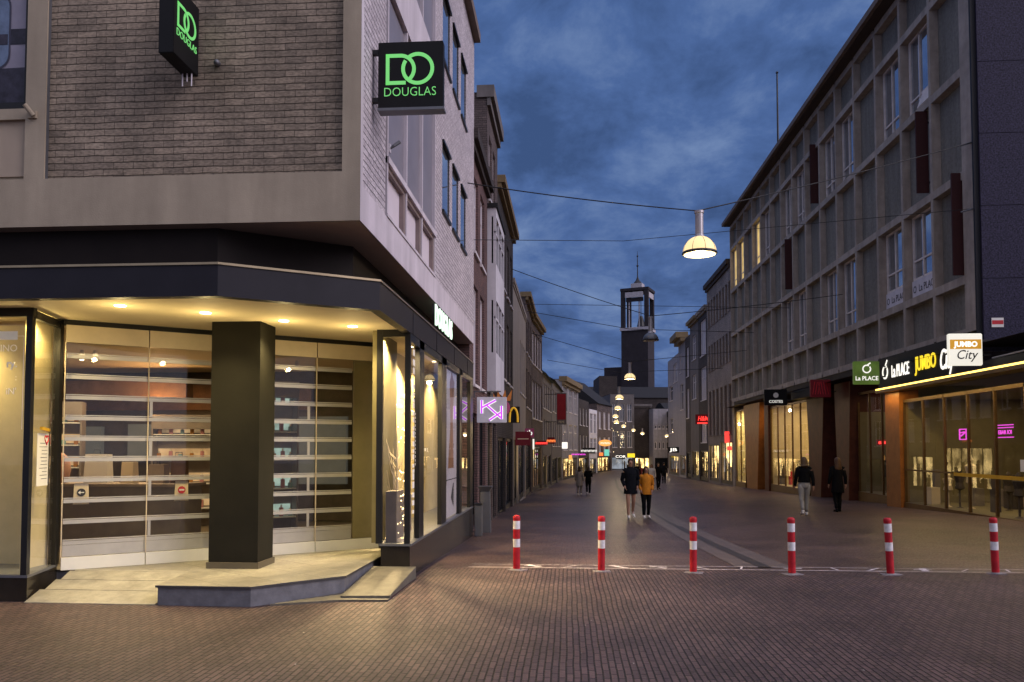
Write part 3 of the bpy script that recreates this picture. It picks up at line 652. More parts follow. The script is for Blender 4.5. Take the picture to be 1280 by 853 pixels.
def shelf_unit(label, x, y, n, w_, h_, rz, lit, bottles):
    o = thing('product_shelf', label, 'shelf', (x, y, .20), rz, 'perfume shelves in the shop')
    q = MB(); q.box((-w_/2, .0, 0), (w_/2, .03, h_)); q.box((-w_/2-.03, -.3, 0), (-w_/2, .03, h_)); q.box((w_/2, -.3, 0), (w_/2+.03, .03, h_)); q.box((-w_/2, -.3, h_-.28), (w_/2, 0, h_)); q.build('carcass', 'counter', o)
    for i in range(n):
        z = .35 + (h_-.75)*i/(n-1)
        MB().box((-w_/2, -.28, z), (w_/2, 0, z+.02)).build('shelf', 'alu_white', o); MB().box((-w_/2+.03, -.02, z+.05), (w_/2-.03, -.004, z+.22)).build('light_strip', lit, o)
    for i in range(n):
        z = .37 + (h_-.75)*i/(n-1)
        for k in range(bottles):
            b = BOT[(i*3+k) % len(BOT)]; c = b.copy(); col.objects.link(c); c['label'] = 'small perfume bottle on ' + label; c['group'] = 'perfume bottles on ' + label
            c.rotation_euler = (0, 0, rz); p = Vector((-w_/2 + w_*(k+.5)/bottles + random.uniform(-.02, .02), -.17, 0)); p.rotate(Matrix.Rotation(rz, 3, 'Z')); c.location = (x+p.x, y+p.y, z+.20); 
            for ch in list(b.children): d = ch.copy(); col.objects.link(d); d.parent = c
pm('bottle_amber', (.35, .16, .04), .2); pm('bottle_rose', (.45, .2, .2), .2); pm('bottle_teal', (.2, .32, .32), .2)
BOT = []
for i, mt in enumerate(('bottle_amber', 'bottle_rose', 'bottle_teal')):
    o = bpy.data.objects.new('perfume_bottle', None); o['label'] = ''; o['category'] = 'bottle'; o['kind'] = 'thing'
    hh = (.11, .15, .09)[i]; q = MB(); q.box((-.035, -.02, 0), (.035, .02, hh)); q.build('flask', mt, o, bevel=.006); q = MB(); q.lathe([(.014, hh), (.014, hh+.045)], n=8); q.build('cap', 'header', o); BOT.append(o)
em('shelf_teal', (.62, .85, .72), .42, .5, 3.); em('shelf_warm', (1, .66, .32), .40, .5, 3.)
shelf_unit('the pale lit shelf right of the pillar', -5.25, 13.6, 5, .9, 2.7, R(35), 'shelf_teal', 6)
shelf_unit('the dim lit shelf at the left of the shop', -9.7, 14.2, 5, 1.3, 2.4, R(20), 'shelf_warm', 7)
shelf_unit('the long lit shelf behind the counter', -7.3, 15.6, 4, 1.8, 2.2, R(12), 'shelf_warm', 9)
for b in BOT:
    for ch in list(b.children): bpy.data.objects.remove(ch)
    bpy.data.objects.remove(b)
for i, (x, y) in enumerate(((-8.0, 12.6), (-7.8, 12.65), (-5.0, 14.4))):
    o = thing('ceiling_spot', ['small lit ceiling spot over the counter, left of its twin', 'small lit ceiling spot over the counter, right of its twin', 'small lit ceiling spot behind the right shutter'][i], 'lamp', (x, y, 3.2), 0, 'ceiling spots in the shop'); MB().lathe([(.035, 0), (.045, .04), (.03, .16)], n=10).build('housing', 'alu', o); MB().lathe([(.03, -.006), (.03, -.001)], n=10).build('lens', 'downlight', o)
# two paper signs hanging on the shutter glass
for (t_, sgn, lbl) in ((.22, 0, 'cream paper sign with a black round arrow mark on the left shutter'), (1.42, 1, 'cream paper sign with a red no entry mark on the left shutter')):
    p = A + D*t_ + Nn*.012
    o = thing('paper_sign', lbl, 'sign', (p.x - Nn.x*.09, p.y - Nn.y*.09, 1.03), math.atan2(D.y, D.x) , 'paper signs on the shutter'); o.scale = (.80, .80, .80)
    mb = MB(); mb.hexa([(-.115, 0, 0), (.115, 0, 0), (.115, .006, 0), (-.115, .006, 0), (-.10, -.012, .34), (.10, -.012, .34), (.10, -.006, .34), (-.10, -.006, .34)]); mb.build('sheet', 'paper_cream', o)
    mb = MB(); mb.lathe([(.062, 0), (.062, .004)], (0, -.014, .19), 20, rot=Matrix.Rotation(R(90), 3, 'X')); mb.build('mark', 'red_ink' if sgn else 'ink', o)
    mb = MB()
    if sgn: mb.box((-.04, -.021, .178), (.04, -.019, .202))
    else: mb.box((-.02, -.021, .182), (.04, -.019, .198)); mb.face([(-.045, -.02, .19), (-.012, -.02, .158), (-.012, -.02, .222)])
    mb.build('symbol', 'paper', o)
# notice on the side glass of the left window
o = thing('paper_notice', 'white printed house rules notice with a red heart on the side glass', 'notice', (-6.235, 9.10, 1.30), math.atan2(.72, -.19) + math.pi)
mb = MB(); mb.box((-.17, -.004, 0), (.17, 0, .62)); mb.build('sheet', 'paper', o)
mb = MB()
for i in range(11): mb.box((-.13, .0015, .50-.042*i), (.13 - random.uniform(0, .12), .003, .508-.042*i))
mb.build('lettering', 'ink_grey', o)
mb = MB(); pts = []
for k in range(21):
    a = 2*math.pi*k/20; pts.append((-.10 + .0038*16*math.sin(a)**3, .004, .55 + .0038*(13*math.cos(a)-5*math.cos(2*a)-2*math.cos(3*a)-math.cos(4*a))))
mb.tube(pts, .007, 5); mb.build('heart', 'red_ink', o)
# lettering on the far left glass
o = thing('window_lettering', 'white lettering and thin frame on the far left display window', 'lettering', (-6.5, 8.79, 1.3))
for s_, z, sz, bold in (('INO', 1.60, .115, 0), ('ry.', 1.42, .125, .003), ("iN'", 1.10, .11, 0), (':', 1.26, .10, 0)): text('line', s_, sz, (.14, 0, z), FRONT, 'decal', o, .001, 'RIGHT', bold=bold)
mb = MB(); mb.box((-.9, -.002, 1.74), (.22, 0, 1.746)); mb.box((.214, -.002, .66), (.22, 0, 1.74)); mb.box((-.3, -.003, 1.70), (.14, -.001, 1.80)); mb.build('rule', 'decal', o)
# display goods in the right window
o = thing('display_tree', 'pale twig tree with fairy lights in the corner display window', 'decoration', (-2.42, 11.15, .45))
mb = MB(); mb.lathe([(.16, 0), (.16, .04)], n=14)
for k in range(26):
    a = random.uniform(0, 6.28); z0 = random.uniform(.2, 1.2); L = random.uniform(.2, .5)
    mb.tube([(0, 0, z0), (math.cos(a)*.10, math.sin(a)*.10, z0+L*.4), (math.cos(a)*.15, math.sin(a)*.16, z0+L)], [.007, .005, .002], 5)
mb.tube([(0, 0, 0), (.01, 0, .7), (0, .01, 1.5)], [.02, .015, .006], 6); mb.build('branches', 'paper_cream', o)
mb = MB()
for k in range(42): mb.lathe([(.003, -.009), (.01, 0), (.003, .009)], (random.uniform(.02, .13), random.uniform(-.15, .2), random.uniform(.1, 1.75)), 6)
mb.build('fairy_lights', 'spark', o)
o = tag(MB().box((-2.72+.2, 10.92, .45), (-2.37, 11.4, 1.15)).build('display_plinth', 'counter'), 'grey block plinth in the corner display window', 'plinth')
o = tag(MB().box((-2.90, 12.35, .45), (-2.5, 12.62, .98)).box((-2.92, 12.3, .98), (-2.45, 12.67, 1.02)).build('display_table', 'counter_top'), 'small tan display table in the middle street window', 'table')
for i, (y, z) in enumerate(((12.95, 2.05), (13.12, 2.05))):
    o = tag(MB().lathe([(.004, -.26), (.035, -.16), (.042, 0), (.035, .16), (.004, .26)], (-2.45, y, z-.25), 10).build('paper_ornament', 'sign_white3'), ['white spindle ornament nearest the corner in the street window', 'white spindle ornament farther from the corner in the street window'][i], 'ornament', 'spindle ornaments in the window')
for i, (y, z) in enumerate(((12.2, 2.35), (13.0, 2.55), (13.2, 2.3))):
    o = thing('pendant_lamp', ['lit pendant lamp over the display table in the street window', 'lit pendant lamp highest in the middle street window', 'lit pendant lamp beside the window frame lowest in the street window'][i], 'lamp', (-2.66, y, z), 0, 'pendant lamps in the window')
    mb = MB(); mb.lathe([(.12, 0), (.10, .05), (.03, .09)], n=14); mb.build('lamp_shade', 'lamp_glow', o); mb = MB(); mb.tube([(0, 0, .09), (0, 0, 3.36-z)], .004, 5); mb.build('cord', 'ink', o)
o = thing('advertising_poster', 'tall white beauty poster with a long brown hair figure in the third street window', 'poster', (-2.215, 14.05, .47))
mb = MB(); mb.face([(0, 0, 0), (0, 1.66, 0), (0, 1.66, 2.72), (0, 0, 2.72)]); mb.build('sheet', 'poster_white', o)
mb = MB(); mb.face([(.003, .55, .9), (.003, 1.25, .9), (.003, 1.15, 1.8), (.003, 1.32, 2.55), (.003, .95, 2.72), (.003, .72, 2.5), (.003, .82, 1.7)]); mb.build('print', 'poster_skin', o)
mb = MB(); mb.face([(.004, .9, .35), (.004, 1.25, .15), (.004, 1.28, .6), (.004, 1.2, .62)]); mb.face([(.003, 0, .68), (.003, 1.66, .68), (.003, 1.66, .70), (.003, 0, .70)]); mb.build('mark', 'ink', o)
o = thing('window_decal', 'vertical white lettering on the narrow corner pane', 'lettering', (-2.182, 11.14, .5))
q = MB(); rl = random.Random(5); z = 2.55
while z > .25:
    hh = rl.choice((.05, .07, .09)); ww = rl.uniform(.055, .075); sk = rl.uniform(-.012, .012)
    if rl.random() > .12: q.face([(.002, -ww, z), (.002, ww, z+sk), (.002, ww, z+hh+sk), (.002, -ww, z+hh)])
    z -= hh + rl.choice((.03, .04, .045))
for k in range(14): q.box((.001, .13, 1.0+.055*k), (.003, .15, 1.035+.055*k))
q.build('line', 'decal', o)
# fascia letters
o = thing('fascia_letters', 'glowing white DOUGLAS letters standing on the canopy along the street', 'sign', (-2.19, 12.75, 3.68))
text('lettering', 'DOUGLAS', .46, (.05, .85, .20), LEFTROW, 'letter_white', o, .012, sx=.88, bold=.012)
text('letter_sides', 'DOUGLAS', .46, (.025, .85, .20), LEFTROW, 'letter_side', o, .02, sx=.88, bold=.014)
# blade signs
def logo(parent, c, wdt, ax, nrm):
    """the interlocked D and O with the word below; c = centre of the square face"""
    ax = Vector(ax); up = Vector((0, 0, 1)); c = Vector(c); s_ = wdt/84.; nr = Vector(nrm)
    P = lambda x, y: c + ax*((x-42)*s_) + up*((42-y)*s_)     # pixel-like units, 84 across
    mb = MB(); t_ = 4.6*s_; d_ = .006
    def st(p, q):
        p = P(*p); q = P(*q); dd = (q-p).normalized(); sd_ = dd.cross(nr).normalized()*t_/2
        r_ = [p-sd_, p+sd_, q+sd_, q-sd_]; mb.hexa(r_ + [k+nr*d_ for k in r_])
    st((12.5, 15), (12.5, 55)); st((10.2, 17.2), (30, 17.2)); st((10.2, 52.6), (36, 52.6))
    mb.arc(P(29, 34.9), 15.4*s_, 20*s_, -.85, math.pi/2, d_, ax, up, nrm=nr)
    mb.arc(P(51.5, 34.5), 16.6*s_, 21.2*s_, -2.45 + .0, 2.2, d_, ax, up, nrm=nr)
    mb.arc(P(51.5, 34.5), 16.6*s_, 21.2*s_, 2.55, 3.9, d_, ax, up, nrm=nr)
    mb.build('logo', 'green_neon', parent)
    rot = FRONT if abs(ax.x) > .5 else LEFTROW
    text('lettering', 'DOUGLAS', 16.5*s_, P(41.5, 65) + nr*.004, rot, 'green_neon', parent, .003, sx=.90, bold=-.0022*wdt/.735)
o = thing('shop_sign', 'square black sign with green logo facing the square from the street wall', 'sign', (-2.22, 8.75, 5.55), 0, 'black blade signs')
mb = MB(); mb.box((.095, -.06, .0), (.83, .06, .755)); mb.build('sign_box', 'black_sign', o, bevel=.006)
mb = MB()
for z in (.09, .64): mb.box((-.02, -.03, z), (.095, .03, z+.05))
mb.box((-.03, -.05, .02), (-.01, .05, .75)); mb.build('bracket', 'metal_dark', o)
mb = MB(); mb.box((.095, -.075, -.03), (.845, .075, .0)); mb.build('drip_tray', 'metal_grey', o)
logo(o, (.4625, -.0605, .378), .735, (1, 0, 0), (0, -1, 0))
o = thing('shop_sign', 'black sign with green logo seen edge on above the tan brick wall', 'sign', (-4.08, 8.31, 5.77), 0, 'black blade signs')
mb = MB(); mb.box((-.08, -.60, 0), (.08, -.05, .755)); mb.build('sign_box', 'black_sign', o, bevel=.006)
mb = MB(); mb.box((-.03, -.05, .1), (.03, .0, .16)); mb.box((-.03, -.05, .6), (.03, 0, .66)); mb.build('bracket', 'metal_dark', o)
mb = MB()
for x in (-.05, .0, .05): mb.tube([(x, -.14, 0), (x, -.14, -.09 - abs(x))], .008, 5)
mb.build('cable_ends', 'white_frame', o)
logo(o, (.0805, -.325, .40), .545, (0, 1, 0), (1, 0, 0))
# little wall fittings
o = tag(MB().lathe([(.03, 0), (.034, .05), (.015, .075)], (-3.80, 8.31, 5.93), 12, rot=Matrix.Rotation(R(90), 3, 'X')).build('wall_lamp', 'metal_grey', smooth=True), 'small round grey wall fitting on the tan brick beside the edge on sign', 'wall fitting')
o = thing('security_camera', 'small cream security camera on the pilaster below the poster window', 'camera', (-5.86, 8.25, 5.42))
mb = MB(); mb.box((-.05, -.03, -.06), (.05, 0, .02)); mb.build('mount', 'band_warm_lit', o); mb = MB(); mb.tube([(-.03, -.10, .06), (.03, -.04, -.04)], .026, 10); mb.build('body', 'band_warm_lit', o)
o = thing('security_camera', 'white security camera on the pale street wall beside the tall window', 'camera', (-2.19, 9.62, 5.45))
mb = MB(); mb.box((-.02, -.04, -.05), (.0, .04, .05)); mb.build('mount', 'white_frame', o); mb = MB(); mb.tube([(.0, 0, 0), (.04, .0, .03), (.11, .03, .09)], [.012, .02, .022], 10); mb.build('body', 'metal_grey', o)
# poster behind the upper left window
o = thing('window_poster', 'large poster of a pale perfume bottle in the upper left window', 'poster', (-8.5, 8.345, 5.57))
mb = MB(); mb.face([(0, 0, 0), (2.5, 0, 0), (2.5, 0, 2.6), (0, 0, 2.6)]); mb.build('sheet', 'lavender', o)
mb = MB(); mb.face([(0, -.002, 0), (2.5, -.002, 0), (2.5, -.002, .42), (0, -.002, .36)]); mb.face([(2.28, -.003, .68), (2.5, -.003, .68), (2.5, -.003, .86), (2.28, -.003, .86)]); mb.build('print_shade', 'poster_dark', o)
def rrect(mb, x0, x1, z0, z1, r, y, mi=0):
    p = []
    for cx, cz, a in ((x1-r, z0+r, -90), (x1-r, z1-r, 0), (x0+r, z1-r, 90), (x0+r, z0+r, 180)):
        for k in range(7): tt = R(a + 15*k); p.append((cx + r*math.cos(tt), y, cz + r*math.sin(tt)))
    mb.face(p, mi)
mb = MB(); rrect(mb, 1.2, 2.29, .40, 1.28, .16, -.005); mb.build('bottle_outline', 'bottle_rim', o)
mb = MB(); rrect(mb, 1.22, 2.27, .42, 1.26, .15, -.007); mb.build('bottle', 'steel_blue', o)
mb = MB(); mb.box((1.22, -.010, .68), (2.26, -.009, .80)); mb.build('bottle_band', 'poster_dark', o)
mb = MB()
for k in range(5): mb.lathe([(.022, 0), (.022, .002)], (2.02, -.010, .88+.075*k), 10, rot=Matrix.Rotation(R(90), 3, 'X'))
mb.build('bottle_dots', 'curtain_pale', o)


# ------------------------------------------------------------------ houses
def house(name, label, p0, p1, top, wall, wins=(), fronts=(), frame='white_frame', cornice=None, depth=9., ridge=0., roofmat='roof_tile', group=None, rdepth=.12, cat='house', panes=None):
    """terraced house: facade from p0 to p1 (the house lies to the left of that line), wall to z=top.
    wins: (a,b,z0,z1,pane material[,n mullions]); fronts: shop openings (a,b,z0,z1,material of the lit inside or None)"""
    d = Vector((p1[0]-p0[0], p1[1]-p0[1])); L = d.length; rz = math.atan2(d.y, d.x)
    zb = min(gz(*p0), gz(*p1)) - .05
    o = thing(name, label, cat, (p0[0], p0[1], zb), rz, group)
    pl = lambda x, dd, z: (x, dd, z - zb)
    holes = [h[:4] for h in wins] + [h[:4] for h in fronts]
    mb = MB(); holed(mb, 0, L, zb-.3, top, holes, pl, rdepth)
    mb.face([(0,0,-.3), (0,depth,-.3), (0,depth,top-zb), (0,0,top-zb)]); mb.face([(L,0,-.3), (L,depth,-.3), (L,depth,top-zb), (L,0,top-zb)]); mb.face([(0,depth,-.3), (L,depth,-.3), (L,depth,top-zb), (0,depth,top-zb)])
    mb.build('wall', wall, o)
    for h in wins:
        a, b, c, e, pane = h[:5]; n = h[5] if len(h) > 5 else 1; c -= zb; e -= zb; f = MB(); fw = .06
        f.box((a, .07, c), (b, rdepth+.02, c+fw)); f.box((a, .07, e-fw), (b, rdepth+.02, e)); f.box((a, .07, c+fw), (a+fw, rdepth+.02, e-fw)); f.box((b-fw, .07, c+fw), (b, rdepth+.02, e-fw))
        for k in range(1, n+1): x = a + (b-a)*k/(n+1); f.box((x-.025, .075, c+fw), (x+.025, rdepth+.02, e-fw))
        if e-c > 1.5: f.box((a+fw, .08, c+(e-c)*.68), (b-fw, rdepth+.01, c+(e-c)*.68+.05))
        f.box((a-.05, -.06, c-.07), (b+.05, .07, c-.002))
        fo = f.build('window', frame, o)
        MB().face([(a, rdepth+.005, c), (b, rdepth+.005, c), (b, rdepth+.005, e), (a, rdepth+.005, e)]).build('pane', pane, fo)
    for h in fronts:
        a, b, c, e, mat = h[:5]; c -= zb; e -= zb
        f = MB(); n = max(1, int((b-a)/1.1))
        for k in range(n+1): x = a + (b-a)*k/n; f.box((max(a, x-.03), .08, c), (min(b, x+.03), .14, e))
        f.box((a, .08, e-.09), (b, .14, e)); f.box((a, .08, c), (b, .14, c+.28))
        fo = f.build('shop_window', 'frame_black', o)
        if mat:
            MB().face([(a, .42, c), (b, .42, c), (b, .42, e), (a, .42, e)]).build('lit_back', mat, fo)
            q = MB()
            for k in range(int((b-a)*2.2)):
                x = random.uniform(a+.1, b-.1); hh = random.uniform(.5, 1.7); ww = random.uniform(.05, .2)
                q.box((x-ww, .22, c+.1), (x+ww, .22+min(ww, .15), c+.1+hh)); q.lathe([(.02, c+.1+hh), (.09, c+.16+hh), (.09, c+.25+hh), (.02, c+.33+hh)], (x, .30, 0), 8)
            q.build('display_goods', random.choice(['shop_brown', 'counter', 'shop_dark']), fo)
            MB().face([(a, .14, c), (b, .14, c), (b, .42, c), (a, .42, c)]).build('display_floor', 'counter_top', fo)
            MB().face([(a+.03, .11, c), (b-.03, .11, c), (b-.03, .11, e), (a+.03, .11, e)]).build('pane', 'glass', fo)
        else: MB().face([(a, .11, c), (b, .11, c), (b, .11, e), (a, .11, e)]).build('pane', 'window_black', fo)
    if ridge:
        q = MB(); z = top-zb; q.hexa([(-.05, -.25, z), (L+.05, -.25, z), (L+.05, depth, z), (-.05, depth, z), (-.05, depth*.45, z+ridge), (L+.05, depth*.45, z+ridge), (L+.05, depth*.55, z+ridge), (-.05, depth*.55, z+ridge)]); q.build('roof', roofmat, o)
    else: MB().box((.02, .02, top-zb-.02), (L-.02, depth, top-zb+.05)).build('roof', roofmat, o)
    if cornice:
        cm, ch, co_ = cornice
        q = MB(); z = top-zb; q.box((-.06, -co_, z-ch*.35), (L+.06, .3, z+ch*.65)); q.box((-.03, -co_*.5, z-ch), (L+.03, .003, z-ch*.352)); q.build('cornice', cm, o)
    return o
GR = 'houses along the left side of the street'
def cols(a, b, n, w_): return [(a + (b-a)*(k+.5)/n - w_/2, a + (b-a)*(k+.5)/n + w_/2) for k in range(n)]
X = -2.3
house('terraced_house', 'narrow red brick house with tall white curtained windows next to the corner shop', (X, 18.42), (X, 22.4), 9.1, 'brick_red',
      [(a, b, z0, z1, 'curtain_pale', 1) for a, b in ((.75, 1.75), (2.25, 3.25)) for z0, z1 in ((6.55, 8.45), (3.3, 5.75))], [(.4, 1.7, -.2, 2.6, None), (2.1, 3.6, -.2, 2.6, None)], cornice=('brick_dark', .25, .2), group=GR)
h = house('terraced_house', 'tall dark brown brick house carrying a white oriel above the street', (X, 22.42), (X, 25.7), 11.9, 'brick_brown',
      [(.5, 1.3, 9.0, 10.9, 'curtain_pale', 0), (1.7, 2.5, 9.0, 10.9, 'curtain_pale', 0)], [(.3, 1.5, -.4, 2.5, 'warm_panel'), (1.8, 3.0, -.4, 2.5, None)], cornice=('plaster_grey', .35, .2), group=GR)
zb = h.location.z
q = MB(); q.box((.05, -.25, 3.35-zb), (2.95, 0, 4.45-zb)); q.box((.05, -.25, 5.95-zb), (2.95, 0, 7.0-zb)); q.box((.05, -.25, 8.35-zb), (2.95, 0, 8.6-zb))
for z0, z1 in ((4.45, 5.95), (7.0, 8.35)):
    for x0, x1 in ((.05, .16), (1.0, 1.08), (1.95, 2.03), (2.84, 2.95)): q.box((x0, -.25, z0-zb), (x1, -.17, z1-zb))
    q.box((.05, -.12, z0-zb), (.16, 0, z1-zb))
    q.box((.05, -.24, (z0*.35+z1*.65)-zb), (2.95, -.19, (z0*.35+z1*.65)+.05-zb))
q.build('oriel', 'plaster_white', h)
q = MB(); q.box((.12, -.20, 4.45-zb), (2.88, -.02, 5.95-zb)); q.box((.12, -.20, 7.0-zb), (2.88, -.02, 8.35-zb)); q.build('oriel_glazing', 'window_black', h)
q = MB(); q.box((0, -.30, 8.602-zb), (3.0, 0, 8.72-zb)); q.build('oriel_roof', 'roof_tile', h)
house('terraced_house', 'dark brick house with a yellowish cornice behind the white oriel', (X, 25.72), (X, 33.0), 10.5, 'brick_dark',
      [(a, b, z0, z1, 'window_black', 1) for a, b in cols(.2, 7, 4, 1.0) for z0, z1 in ((7.4, 9.4), (4.2, 6.4))], [(.3, 3.2, -.7, 2.1, None), (3.6, 7, -.7, 2.1, None)], cornice=('cornice_yellow', .24, .26), group=GR)
house('terraced_house', 'plain cream plastered house lower than its dark brick neighbour', (X, 33.02), (X, 42.8), 8.7, 'plaster_cream',
      [(a, b, 4.4, 6.9, 'curtain_pale', 0) for a, b in cols(4.5, 9.4, 4, .7)], [(.4, 3.2, -.8, 2.2, 'warm_panel'), (3.8, 9, -.8, 2.2, None)], group=GR, cornice=('plaster_cream', .2, .08))
house('terraced_house', 'brown brick house with a deep yellow cornice beyond the cream house', (X, 42.82), (-2.27, 49.0), 10.0, 'brick_brown',
      [(a, b, z0, z1, 'window_black', 1) for a, b in cols(.2, 6, 3, 1.1) for z0, z1 in ((7, 9), (4, 6.1))], [(.4, 5.6, -.9, 2.0, None)], cornice=('cornice_yellow', .26, .3), group=GR)
house('terraced_house', 'house with white window bands and a yellow cornice in the middle of the left row', (-2.26, 49.02), (-1.85, 55.8), 9.9, 'brick_brown',
      [(a, b, z0, z1, 'curtain_pale', 0) for a, b in cols(.2, 6.6, 4, 1.2) for z0, z1 in ((7.0, 9.1), (3.6, 6.0))], [(.4, 6.2, -1, 1.8, 'warm_panel')], cornice=('cornice_yellow', .26, .3), group=GR)
house('terraced_house', 'low house with white windows under a dark pitched roof', (-1.83, 55.85), (-1.4, 65), 7.0, 'plaster_grey',
      [(a, b, z0, z1, 'curtain_pale', 1) for a, b in cols(.2, 9, 4, 1.2) for z0, z1 in ((4.6, 6.4), (2.2, 3.8))], [(.4, 4, -1.2, 1.2, 'warm_panel'), (5, 8.6, -1.2, 1.2, None)], ridge=3.2, group=GR, roofmat='copper_dark')
house('terraced_house', 'dark house with pale plaster front and a red banner on it', (-1.38, 65.05), (-.68, 80), 7.3, 'plaster_grey',
      [(a, b, z0, z1, 'window_black', 1) for a, b in cols(.2, 14.8, 5, 1.4) for z0, z1 in ((4.8, 6.6), (1.9, 3.9))], [(.4, 7, -1.4, .9, None), (8, 14, -1.4, .9, 'warm_panel')], ridge=2.4, group=GR)
house('terraced_house', 'white plastered house with a bright yellow eave on the bend of the left row', (-.66, 80.05), (1.1, 92), 8.6, 'plaster_pale',
      [(a, b, z0, z1, 'glass_grey', 2) for a, b in cols(.2, 11.8, 3, 2.6) for z0, z1 in ((5.5, 8.1), (1.5, 4.2))], [(.4, 11, -1.5, .7, 'warm_panel')], cornice=('cornice_yellow', .5, .5), group=GR)
house('terraced_house', 'dark brick house after the white house with yellow eave', (1.15, 92.05), (2.5, 100), 7.4, 'brick_dark',
      [(a, b, z0, z1, 'window_black', 1) for a, b in cols(.2, 7.5, 3, 1.3) for z0, z1 in ((4.4, 6.4), (1.4, 3.2))], [(.4, 7, -1.5, .6, 'warm_panel')], group=GR)
house('terraced_house', 'slim pale house with long window strips near the end of the left row', (2.55, 100.05), (3.7, 105), 6.6, 'plaster_white',
      [(a, b, z0, z1, 'glass_grey', 1) for a, b in cols(.2, 4.8, 2, 1.7) for z0, z1 in ((3.6, 6.1), (1.1, 3.0))], [(.4, 4.6, -1.6, .4, 'cool_panel')], group=GR)
# the far end of the street
GE = 'buildings closing the end of the street'
house('end_house', 'brown gabled house at the street end behind the oval orange sign', (3.72, 106), (6.1, 114), 7.6, 'brick_brown',
      [(a, b, z0, z1, 'curtain_pale', 1) for a, b in cols(.3, 8, 3, 1.3) for z0, z1 in ((4.3, 6.6), (1.2, 3.2))], [(.4, 7.6, -1.6, .5, 'warm_panel')], ridge=3.4, group=GE)
house('end_house', 'grey plastered house with a flat slanting roof facing down the street', (6.1, 118), (9.6, 118.5), 9.6, 'plaster_grey',
      [(a, b, z0, z1, 'glass_grey', 1) for a, b in cols(.1, 3.4, 3, .7) for z0, z1 in ((5.6, 8.2), (1.8, 4.2))], [(.2, 3.3, -1.6, .4, 'cool_panel')], group=GE)
house('end_house', 'dark brick house directly below the tower at the street end', (9.62, 119), (12.2, 119.4), 8.0, 'brick_dark', [], [(.2, 2.4, -1.6, .3, 'warm_panel')], group=GE, cornice=('plaster_grey', .3, .3))
house('end_house', 'pale narrow house with small square openings right of the dark brick house', (12.22, 117), (14.6, 117.4), 7.4, 'plaster_pale',
      [(a, b, z0, z1, 'window_black', 0) for a, b in cols(.05, 2.35, 4, .28) for z0, z1 in ((4.5, 5.0), (1.6, 2.6))], [(.2, 2.2, -1.6, .3, None)], group=GE)
house('end_house', 'dark low house before the gap at the right end of the street', (14.62, 116), (18.5, 117), 6.2, 'brick_dark',
      [(a, b, 1.6, 3.6, 'window_black', 0) for a, b in cols(.1, 3.8, 2, .9)], [(.2, 3.6, -1.6, .4, 'warm_panel')], ridge=2.2, group=GE)
house('end_house', 'dark roofed block standing behind the end houses beneath the tower', (4.2, 132), (20.5, 134), 10.0, 'brick_dark', [], [], ridge=2.2, depth=12, group=GE)
house('end_house', 'black chimney topped house above the bend of the left row', (4.8, 126), (7.6, 126.2), 13.0, 'brick_dark', [], [], group=GE)
# tower
T = thing('town_tower', 'tall dark square tower with an open white framed belfry and thin spire', 'tower', (13.2, 150, -.8), R(-20)); T.scale = (.87, .87, 1)
mb = MB(); mb.box((-3.25, -2.6, 0), (2.55, 2.8, 24.2)); mb.box((-7.4, -1.6, 0), (-3.252, 3, 17.6)); mb.box((2.552, -1, 0), (4.2, 3, 13.5)); mb.build('shaft', 'tower_brick', T)
mb = MB(); mb.box((-3.5, -2.85, 24.2), (2.8, 3.05, 24.75)); mb.box((-2.3, -2.86, 30.3), (1.6, -2.55, 31.3)); mb.box((2.35, -1.8, 30.3), (2.66, 2, 31.3)); mb.build('belfry_trim', 'tower_white', T)
mb = MB()
for x in (-3.3, 1.5):
    for y in (-2.7, 1.7): mb.box((x+(.3 if x > 0 else 0), y+(.25 if y > 0 else 0), 24.752), (x+(1.15 if x > 0 else .85), y+(1.1 if y > 0 else .85), 31.6))
mb.box((-3.4, -2.75, 31.602), (2.75, 2.95, 32.1)); mb.box((-2.2, -2.5, 29.6), (1.5, -2.1, 30.29)); mb.build('belfry', 'tower_brick', T)
mb = MB(); mb.box((-1.5, -1.1, 32.1), (.9, 1.2, 33.2)); mb.build('lantern', 'tower_white', T)
mb = MB()
for x in (-1.6, .6): mb.tube([(x, -2.2, 24.7), (x, -2.2, 30.4)], .14, 6)
mb.build('belfry_bars', 'tower_white', T)
mb = MB(); mb.lathe([(.9, 0), (.75, .5), (.55, 1.4), (.3, 1.9)], (.4, 0, 25.2), 12); mb.tube([(.4, 0, 27), (.4, 0, 31.6)], .08, 5); mb.build('bell', 'metal_dark', T)
mb = MB(); mb.lathe([(1.1, 33.2), (.35, 34.0), (.12, 34.6), (.08, 38.2), (.03, 39.4)], (-.3, 0, 0), 8); mb.lathe([(.05, 36.4), (.3, 36.65), (.05, 36.9)], (-.3, 0, 0), 8); mb.lathe([(.05, 38.3), (.22, 38.5), (.05, 38.7)], (-.3, 0, 0), 8); mb.build('spire', 'metal_dark', T)

